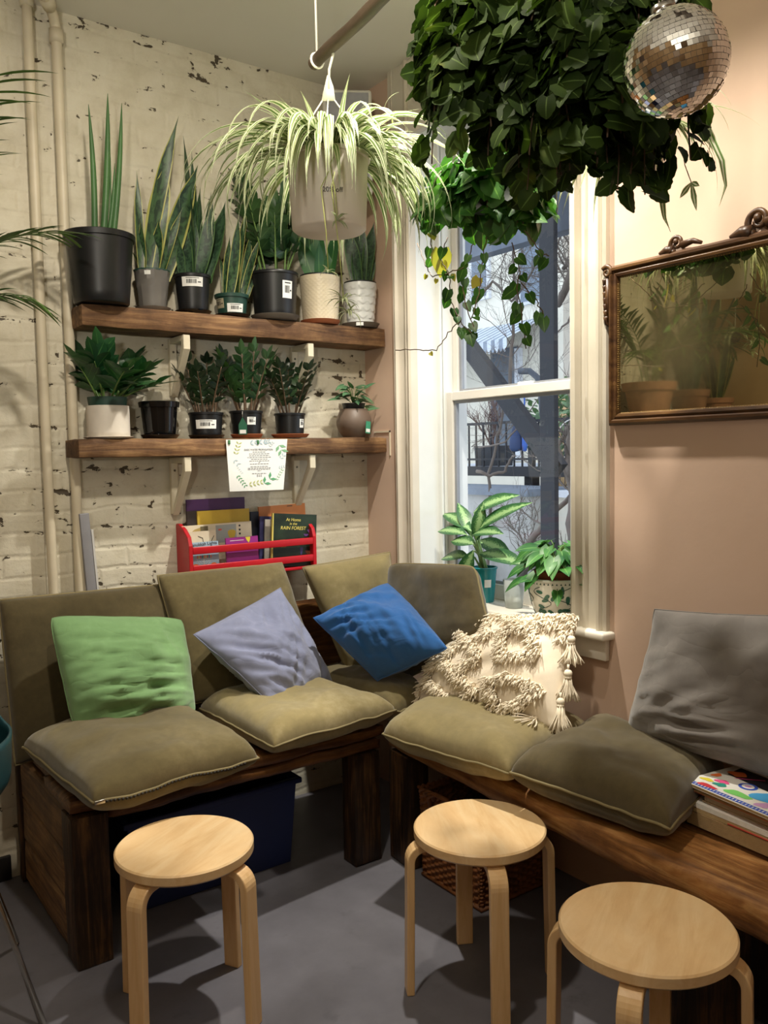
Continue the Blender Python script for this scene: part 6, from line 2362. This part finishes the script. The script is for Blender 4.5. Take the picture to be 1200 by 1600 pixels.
# scalloped awning
a0, a1 = opt(720, 512, FX), opt(856, 516, FX)
zt2, zb2 = opt(790, 508, FX - .5).z, opt(790, 545, FX - .9).z
t = thing('striped_awning', 'grey and white striped scalloped awning on the cream building', 'awning', (FX - .5, a1.y, zb2))
mA, mB_ = plain('awning_white', '#c9d2dc', .7), plain('awning_grey', '#8894a4', .7)
mb = MB()
ns = 30
y0_, y1_ = a1.y, a0.y + .5
for k in range(ns):
    mb.k = k % 2
    yy0, yy1 = y0_ + (y1_ - y0_) * k / ns, y0_ + (y1_ - y0_) * (k + 1) / ns
    zt3 = zt2 + .12
    zl = zb2 + .16
    mb.add([(FX - .002, yy0, zt3), (FX - .002, yy1, zt3), (FX - .8, yy1, zl), (FX - .8, yy0, zl)], [(0, 1, 2, 3)])
    arc = [(FX - .8, yy0 + (yy1 - yy0) * j / 8, zb2 + .05 - .07 * math.sin(pi * j / 8)) for j in range(9)]
    mb.add([(FX - .8, yy0, zl), (FX - .8, yy1, zl)] + arc[::-1], [tuple(range(11))])
mb.build('canvas', [mA, mB_], t, smooth=False)
# red brick house to the right, further back
RX = 11.0
t = thing('brick_house', 'red brick house right of the cream building', 'building', (RX, 6, GZ))
tb = NT('red_brick', .8)
mpv = tb.node('Mapping', {'Vector': tb.node('TexCoord').outputs['Object'], 'Rotation': (R_(90), 0, R_(90))}).outputs[0]
bt = tb.node('TexBrick', {'Vector': mpv, 'Color1': lin('#a8605c'), 'Color2': lin('#b8736c'), 'Mortar': lin('#a88f88'), 'Scale': 1.0, 'Mortar Size': .010, 'Brick Width': .21, 'Row Height': .08})
tb.color(bt.outputs[0])
mb = MB(); mb.box((RX, -4, GZ), (RX + 3, opt(876, 500, RX).y + .4, 9)); mb.build('wall', tb.m, t, smooth=False)
f = fbox(t, 'window', OWHITE, (894, 512), (908, 566), RX, .05, 0); fbox(f, 'pane', plain('shutter_dark', '#474d57', .5), (895, 514), (908, 564), RX, .07, -.04)
# tall wooden fence
WX = 7.6
fence = thing('wooden_fence', 'pale wooden board fence outside the window, right of the black post', 'fence', (WX, 4, GZ))
p0, p1 = opt(876, 612, WX), opt(960, 658, WX)
mb = MB()
k = 0
y = p0.y + .3
while y > p1.y - 1.5:
    mb.box((WX, y - .125, .9), (WX + .03, y, p0.z)); y -= .135
mb.build('boards', plain('raw_fence_wood', '#c0a074', .8, 0, .12), fence, smooth=False)
mb = MB(); mb.box((WX + .031, p1.y - 1.5, 1.3), (WX + .07, p0.y + .3, 1.42)); mb.build('rail', plain('raw_fence_wood', '#c0a074', .8, 0, .12), fence, smooth=False)
mb = MB(); mb.box((WX + .031, p0.y + .2, GZ), (WX + .11, p0.y + .3, p0.z)); mb.box((WX + .031, p1.y - 1.5, GZ), (WX + .11, p1.y - 1.4, p0.z)); mb.build('posts', plain('raw_fence_wood', '#c0a074', .8, 0, .12), fence, smooth=False)

# black steel stair: post, diagonal, deck beam and railing
SX = 3.7
t = thing('steel_stair_frame', 'black steel post and diagonal brace of the outdoor stair', 'steel frame', (SX, opt(860, 600, SX).y, GZ))
a, b = opt(843, 600, SX), opt(866, 600, SX)
mb = MB(); mb.box((SX, b.y, GZ), (SX + .035, a.y, 4.5)); mb.build('post', ODARK, t, bevel=.004, smooth=False)
mb = MB()
p, q = opt(735, 552, SX + .04), opt(866, 732, SX + .04)
d = (q - p).normalized()
nrm = V3((0, -d.z, d.y))
w = .055
p2, q2 = p - d * 1.2, q + d * .02
vs = []
for pt_, in ((p2,), (q2,)):
    for sx in (0, .06):
        for s in (-w, w):
            vs.append(pt_ + nrm * s + V3((sx, 0, 0)))
mb.add(vs, [(0, 1, 3, 2), (4, 6, 7, 5), (0, 4, 5, 1), (2, 3, 7, 6), (0, 2, 6, 4), (1, 5, 7, 3)]); mb.build('diagonal_brace', ODARK, t, smooth=False)
p = opt(780, 315, SX + .14); q = opt(880, 362, SX + .14)
mb = MB(); mb.box((SX + .12, q.y - .6, q.z), (SX + .22, p.y + 2.2, p.z)); mb.build('upper_beam', plain('faded_steel', '#5b6472', .6), t, smooth=False)

DX = 5.6
t = thing('balcony_deck', 'dark raised deck with a thin black railing outside the window', 'deck', (DX, 4, GZ))
p, q = opt(730, 729, DX), opt(846, 745, DX)
yl, yr = p.y + 1.5, opt(960, 700, DX).y - .6
mb = MB(); mb.box((DX, yl * 0 + yr, q.z), (DX + .12, yl, p.z)); mb.build('edge_beam', ODARK, t, smooth=False)
mb = MB(); mb.box((DX + .121, yr, q.z + .04), (DX + 1.8, yl, p.z)); mb.build('deck_boards', plain('snowy_deck', '#b9bfc8', .8), t, smooth=False)
zr = opt(800, 657, DX).z
mb = MB(); mb.box((DX + .02, yr, zr - .025), (DX + .05, yl, zr)); mb.box((DX + .02, yr, p.z + .06), (DX + .05, yl, p.z + .08)); mb.build('top_rail', ODARK, t, smooth=False)
mb = MB()
y = yr
while y < yl:
    mb.box((DX + .028, y, p.z + .001), (DX + .042, y + .014, zr - .026)); y += .105
mb.build('balusters', ODARK, t, smooth=False)
for k, yy in enumerate((opt(829, 690, DX).y, yr, yl - .05)):
    mb = MB(); mb.box((DX + .015, yy, p.z), (DX + .065, yy + .05, zr + .02)); mb.build('railing_post', ODARK, t, smooth=False)
for yy in (yr + .05, yl - .15, (yr + yl) / 2 - .3):
    mb = MB(); mb.box((DX + .13, yy, GZ), (DX + .23, yy + .1, q.z + .04)); mb.build('deck_leg', ODARK, t, smooth=False)
zdk = p.z
# potted bare shrub on the deck, in front of the railing
SXX = DX + .30
c = opt(772, 722, SXX)
t = thing('potted_shrub', 'leafless reddish shrub in a dark square pot on the deck', 'shrub', (c.x, c.y, zdk))
mb = MB(); mb.prism([(-.13, 0), (.13, 0), (.15, .20), (-.15, .20)], 0, -.13, .13); mb.v = [p + V3((c.x, c.y, zdk + .001)) for p in mb.v]; mb.build('pot', plain('dark_planter', '#33363b', .6), t, smooth=False)
mb = MB()
rnd = random.Random(71)


def twig(mb, p, d, L, r, depth, bias=(0, 0, .15)):
    n = 5
    pts = [p]
    q = p
    for k in range(n):
        d = (d + V3((rnd.uniform(-.3, .3), rnd.uniform(-.3, .3), rnd.uniform(-.2, .2))) + V3(bias) * .5).normalized()
        q = q + d * L / n
        pts.append(q)
    mb.tube(pts, [r * (1 - .5 * k / n) for k in range(n + 1)], 4, False)
    if depth:
        for k in range(1, n + 1):
            for _ in range(2 if rnd.random() < .55 else 1):
                twig(mb, pts[k], (d + V3((rnd.uniform(-1, 1), rnd.uniform(-1, 1), rnd.uniform(-.3, .8)))).normalized(), L * rnd.uniform(.4, .65), r * .5, depth - 1, bias)


for k in range(5):
    twig(mb, V3((c.x + rnd.uniform(-.05, .05), c.y + rnd.uniform(-.05, .05), zdk + .18)), V3((rnd.uniform(-.3, .3), rnd.uniform(-.3, .3), 1)).normalized(), .38, .008, 2)
mb.build('branches', plain('reddish_twig', '#6e5650', .8), t)
# blue bag hung on the railing
c = opt(812, 676, DX - .06)
for lab, px, w, h0, h1, m_ in (('dark blue cloth bag hanging on the deck railing', 806, .075, 660, 706, plain('dark_blue_bag', '#2f4266', .8)), ('bright blue narrow bag hanging beside the dark one', 820, .032, 640, 706, plain('bright_blue_bag', '#3c64b4', .8))):
    c = opt(px, h1, DX - .06)
    top_ = opt(px, h0, DX - .06).z
    t = thing('hanging_bag', lab, 'bag', tuple(c), 0, 'bags on the deck railing')
    mb = MB()
    hh = top_ - c.z
    mb.lathe([(0, 0), (w * .8, .012), (w, hh * .15), (w * .95, hh * .38), (w * .72, hh * .62), (w * .45, hh * .85), (w * .25, hh)], c, 16, Matrix.Diagonal((.5, 1, 1, 1))); mb.build('bag_body', m_, t)
    mb = MB(); mb.tube([V3((c.x, c.y, top_)), V3((c.x, c.y, max(top_ + .12, zr + .01)))], .008, 6); mb.tube([V3((c.x, c.y, zr + .012)), V3((DX + .06, c.y, zr + .012))], .008, 6); mb.build('strap', m_, t)
# cream shed with slanted coping under the deck
HX = 5.0
t = thing('garden_shed', 'cream walled shed with a grey coping below the deck', 'shed', (HX, 4, GZ))
p, q = opt(690, 765, HX), opt(829, 860, HX)
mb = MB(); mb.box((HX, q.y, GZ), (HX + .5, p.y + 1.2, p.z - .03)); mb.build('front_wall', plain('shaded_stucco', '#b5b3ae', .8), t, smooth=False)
mb = MB(); mb.box((HX - .05, q.y - .02, p.z - .03), (HX + .55, p.y + 1.2, p.z + .03)); mb.build('coping', OGREY, t, smooth=False)
p, q = opt(829, 775, HX + .2), opt(960, 830, HX + .2)
mb = MB(); mb.box((HX + .2, q.y - .6, GZ), (HX + .5, p.y - .022, p.z)); mb.build('side_wall', STUCCO, t, smooth=False)
mb = MB(); mb.box((HX + .16, q.y - .6, p.z + .001), (HX + .55, p.y - .022, p.z + .05)); mb.build('white_coping', OWHITE, t, smooth=False)
# low planter wall with a dark lid close to the window
LX = 4.3
p, q = opt(760, 938, LX), opt(905, 960, LX)
t = thing('planter_wall', 'low grey yard wall just outside the window', 'wall', (LX, q.y, GZ))
mb = MB(); mb.box((LX, q.y - .8, GZ), (LX + .4, p.y + 1.0, p.z)); mb.build('wall', plain('rough_concrete', '#7a766f', .9, 0, .25, 8, .4), t, smooth=False)
mb = MB(); mb.box((LX - .03, q.y - .8, p.z + .001), (LX + .43, p.y + 1.0, p.z + .035)); mb.build('coping', plain('pale_coping', '#a8a49c', .8), t, smooth=False)
p = opt(850, 905, LX + .1)
t = thing('grill_cover', 'dark slate cover lying on the low yard wall', 'cover', (LX + .2, p.y, opt(860, 938, LX).z + .04))
mb = MB(); mb.sphere((LX + .2, p.y, opt(860, 938, LX).z + .045), .30, 10, (.55, 1, .30)); mb.build('cloth', plain('slate_cover', '#3d4656', .7), t)

# bare climbing branches between the window and the deck
TX = 4.6
t = thing('bare_tree', 'leafless twisting tree outside the window, trunk at the right of the view', 'tree', tuple(opt(895, 980, TX)[:2]) + (GZ,))
mb = MB()
rnd = random.Random(77)


def limb(path, r, x=TX, twigs=0, L=.5, nm=None):
    pts = [opt(px, py, x + rnd.uniform(-.15, .15)) for px, py in path]
    fine = []
    for a, b in zip(pts, pts[1:]):
        for k in range(4):
            fine.append(a.lerp(b, k / 4) + V3((rnd.uniform(-1, 1), rnd.uniform(-1, 1), rnd.uniform(-1, 1))) * .012)
    fine.append(pts[-1])
    mb.tube(fine, [r * (1 - .6 * k / len(fine)) for k in range(len(fine))], 6)
    for _ in range(twigs):
        k = rnd.randrange(1, len(fine))
        twig(mb, fine[k], V3((rnd.uniform(-.3, .3), rnd.uniform(-1, 1), rnd.uniform(-.2, 1))).normalized(), L * rnd.uniform(.5, 1), r * .22, 2, (0, 0, .05))


limb([(893, 1000), (896, 900), (893, 820), (898, 740), (890, 690), (905, 640)], .045, TX, 5)
limb([(905, 900), (898, 800), (888, 740), (870, 700), (893, 660)], .035, TX, 5)
limb([(893, 740), (885, 700), (895, 680), (910, 665)], .03)
limb([(815, 900), (826, 850), (850, 820), (895, 770)], .035, TX, 3)
limb([(760, 900), (768, 820), (764, 740), (778, 680), (786, 640), (795, 600)], .018, TX + .3, 6, .45)
limb([(795, 620), (800, 540), (808, 470), (802, 400), (800, 330)], .018, TX + .4, 16, .75)
limb([(745, 470), (770, 440), (800, 470), (830, 430), (850, 370)], .014, TX + .4, 10, .6)
limb([(905, 380), (885, 440), (872, 480), (905, 420)], .03, TX + .2, 8, .6)
limb([(905, 310), (890, 340), (903, 390), (880, 420)], .035, TX + .2, 8, .6)
limb([(905, 455), (890, 500), (870, 520)], .012, TX + .2, 3, .4)
limb([(746, 735), (765, 745), (790, 735), (800, 715), (804, 712)], .016, TX)
limb([(748, 700), (790, 690), (830, 640), (850, 600)], .008, TX, 6, .5)
mb.build('branches', TWIG, t)
mb = MB()
cpts = [opt(px, py, TX - .3) for px, py in ((812, 580), (828, 580), (840, 590), (845, 610), (848, 650))]
mb.tube(cpts, .022, 8)
t2 = thing('curved_hose', 'dark curved hose arching beside the black post', 'hose', tuple(cpts[-1])); mb.build('hose', plain('hose_dark', '#4a505a', .5), t2)
# wire basket, bicycle wheel shape and greenery at the right
WXX = 5.3
c = opt(893, 686, WXX)
t = thing('bicycle_wheel', 'bicycle wheel leaning on the deck at the right edge of the view', 'wheel', tuple(c))
mb = MB(); mb.tube([c + V3((.02 * math.sin(a), .16 * math.cos(a), .16 * math.sin(a))) for a in [2 * pi * k / 40 for k in range(40)]], .008, 6, closed=True); mb.build('rim', CHROME, t)
mb = MB()
for k in range(14):
    a = 2 * pi * k / 14
    mb.tube([c, c + V3((.02 * math.sin(a), .16 * math.cos(a), .16 * math.sin(a)))], .0015, 4)
mb.build('spokes', CHROME, t)
c = opt(890, 700, 6.6)
t = thing('green_bush', 'green bush behind the deck railing at the right of the view', 'bush', (c.x, c.y, zdk))
mb = MB()
for k in range(420):
    a, b, r = rnd.uniform(0, 2 * pi), rnd.uniform(-1, 1), rnd.random() ** .4
    o = V3((.35 * r * math.cos(a) * math.sqrt(1 - b * b), .55 * r * math.sin(a) * math.sqrt(1 - b * b), .42 * r * b + .42))
    mb.leaf(V3((c.x, c.y, zdk)) + o, V3((rnd.uniform(-1, 1), rnd.uniform(-1, 1), rnd.uniform(-.5, 1))), o, .11, .06, 'lance', 3, .2, .1)
mb.build('foliage', leafmat('bush_leaf', mk_plain('#4f6a4c', '#7f9a72'), .5, .2), t)
mb = MB(); mb.tube([V3((c.x, c.y, zdk)), V3((c.x, c.y, zdk + .5))], .02, 6); mb.build('stem', TWIG, t)
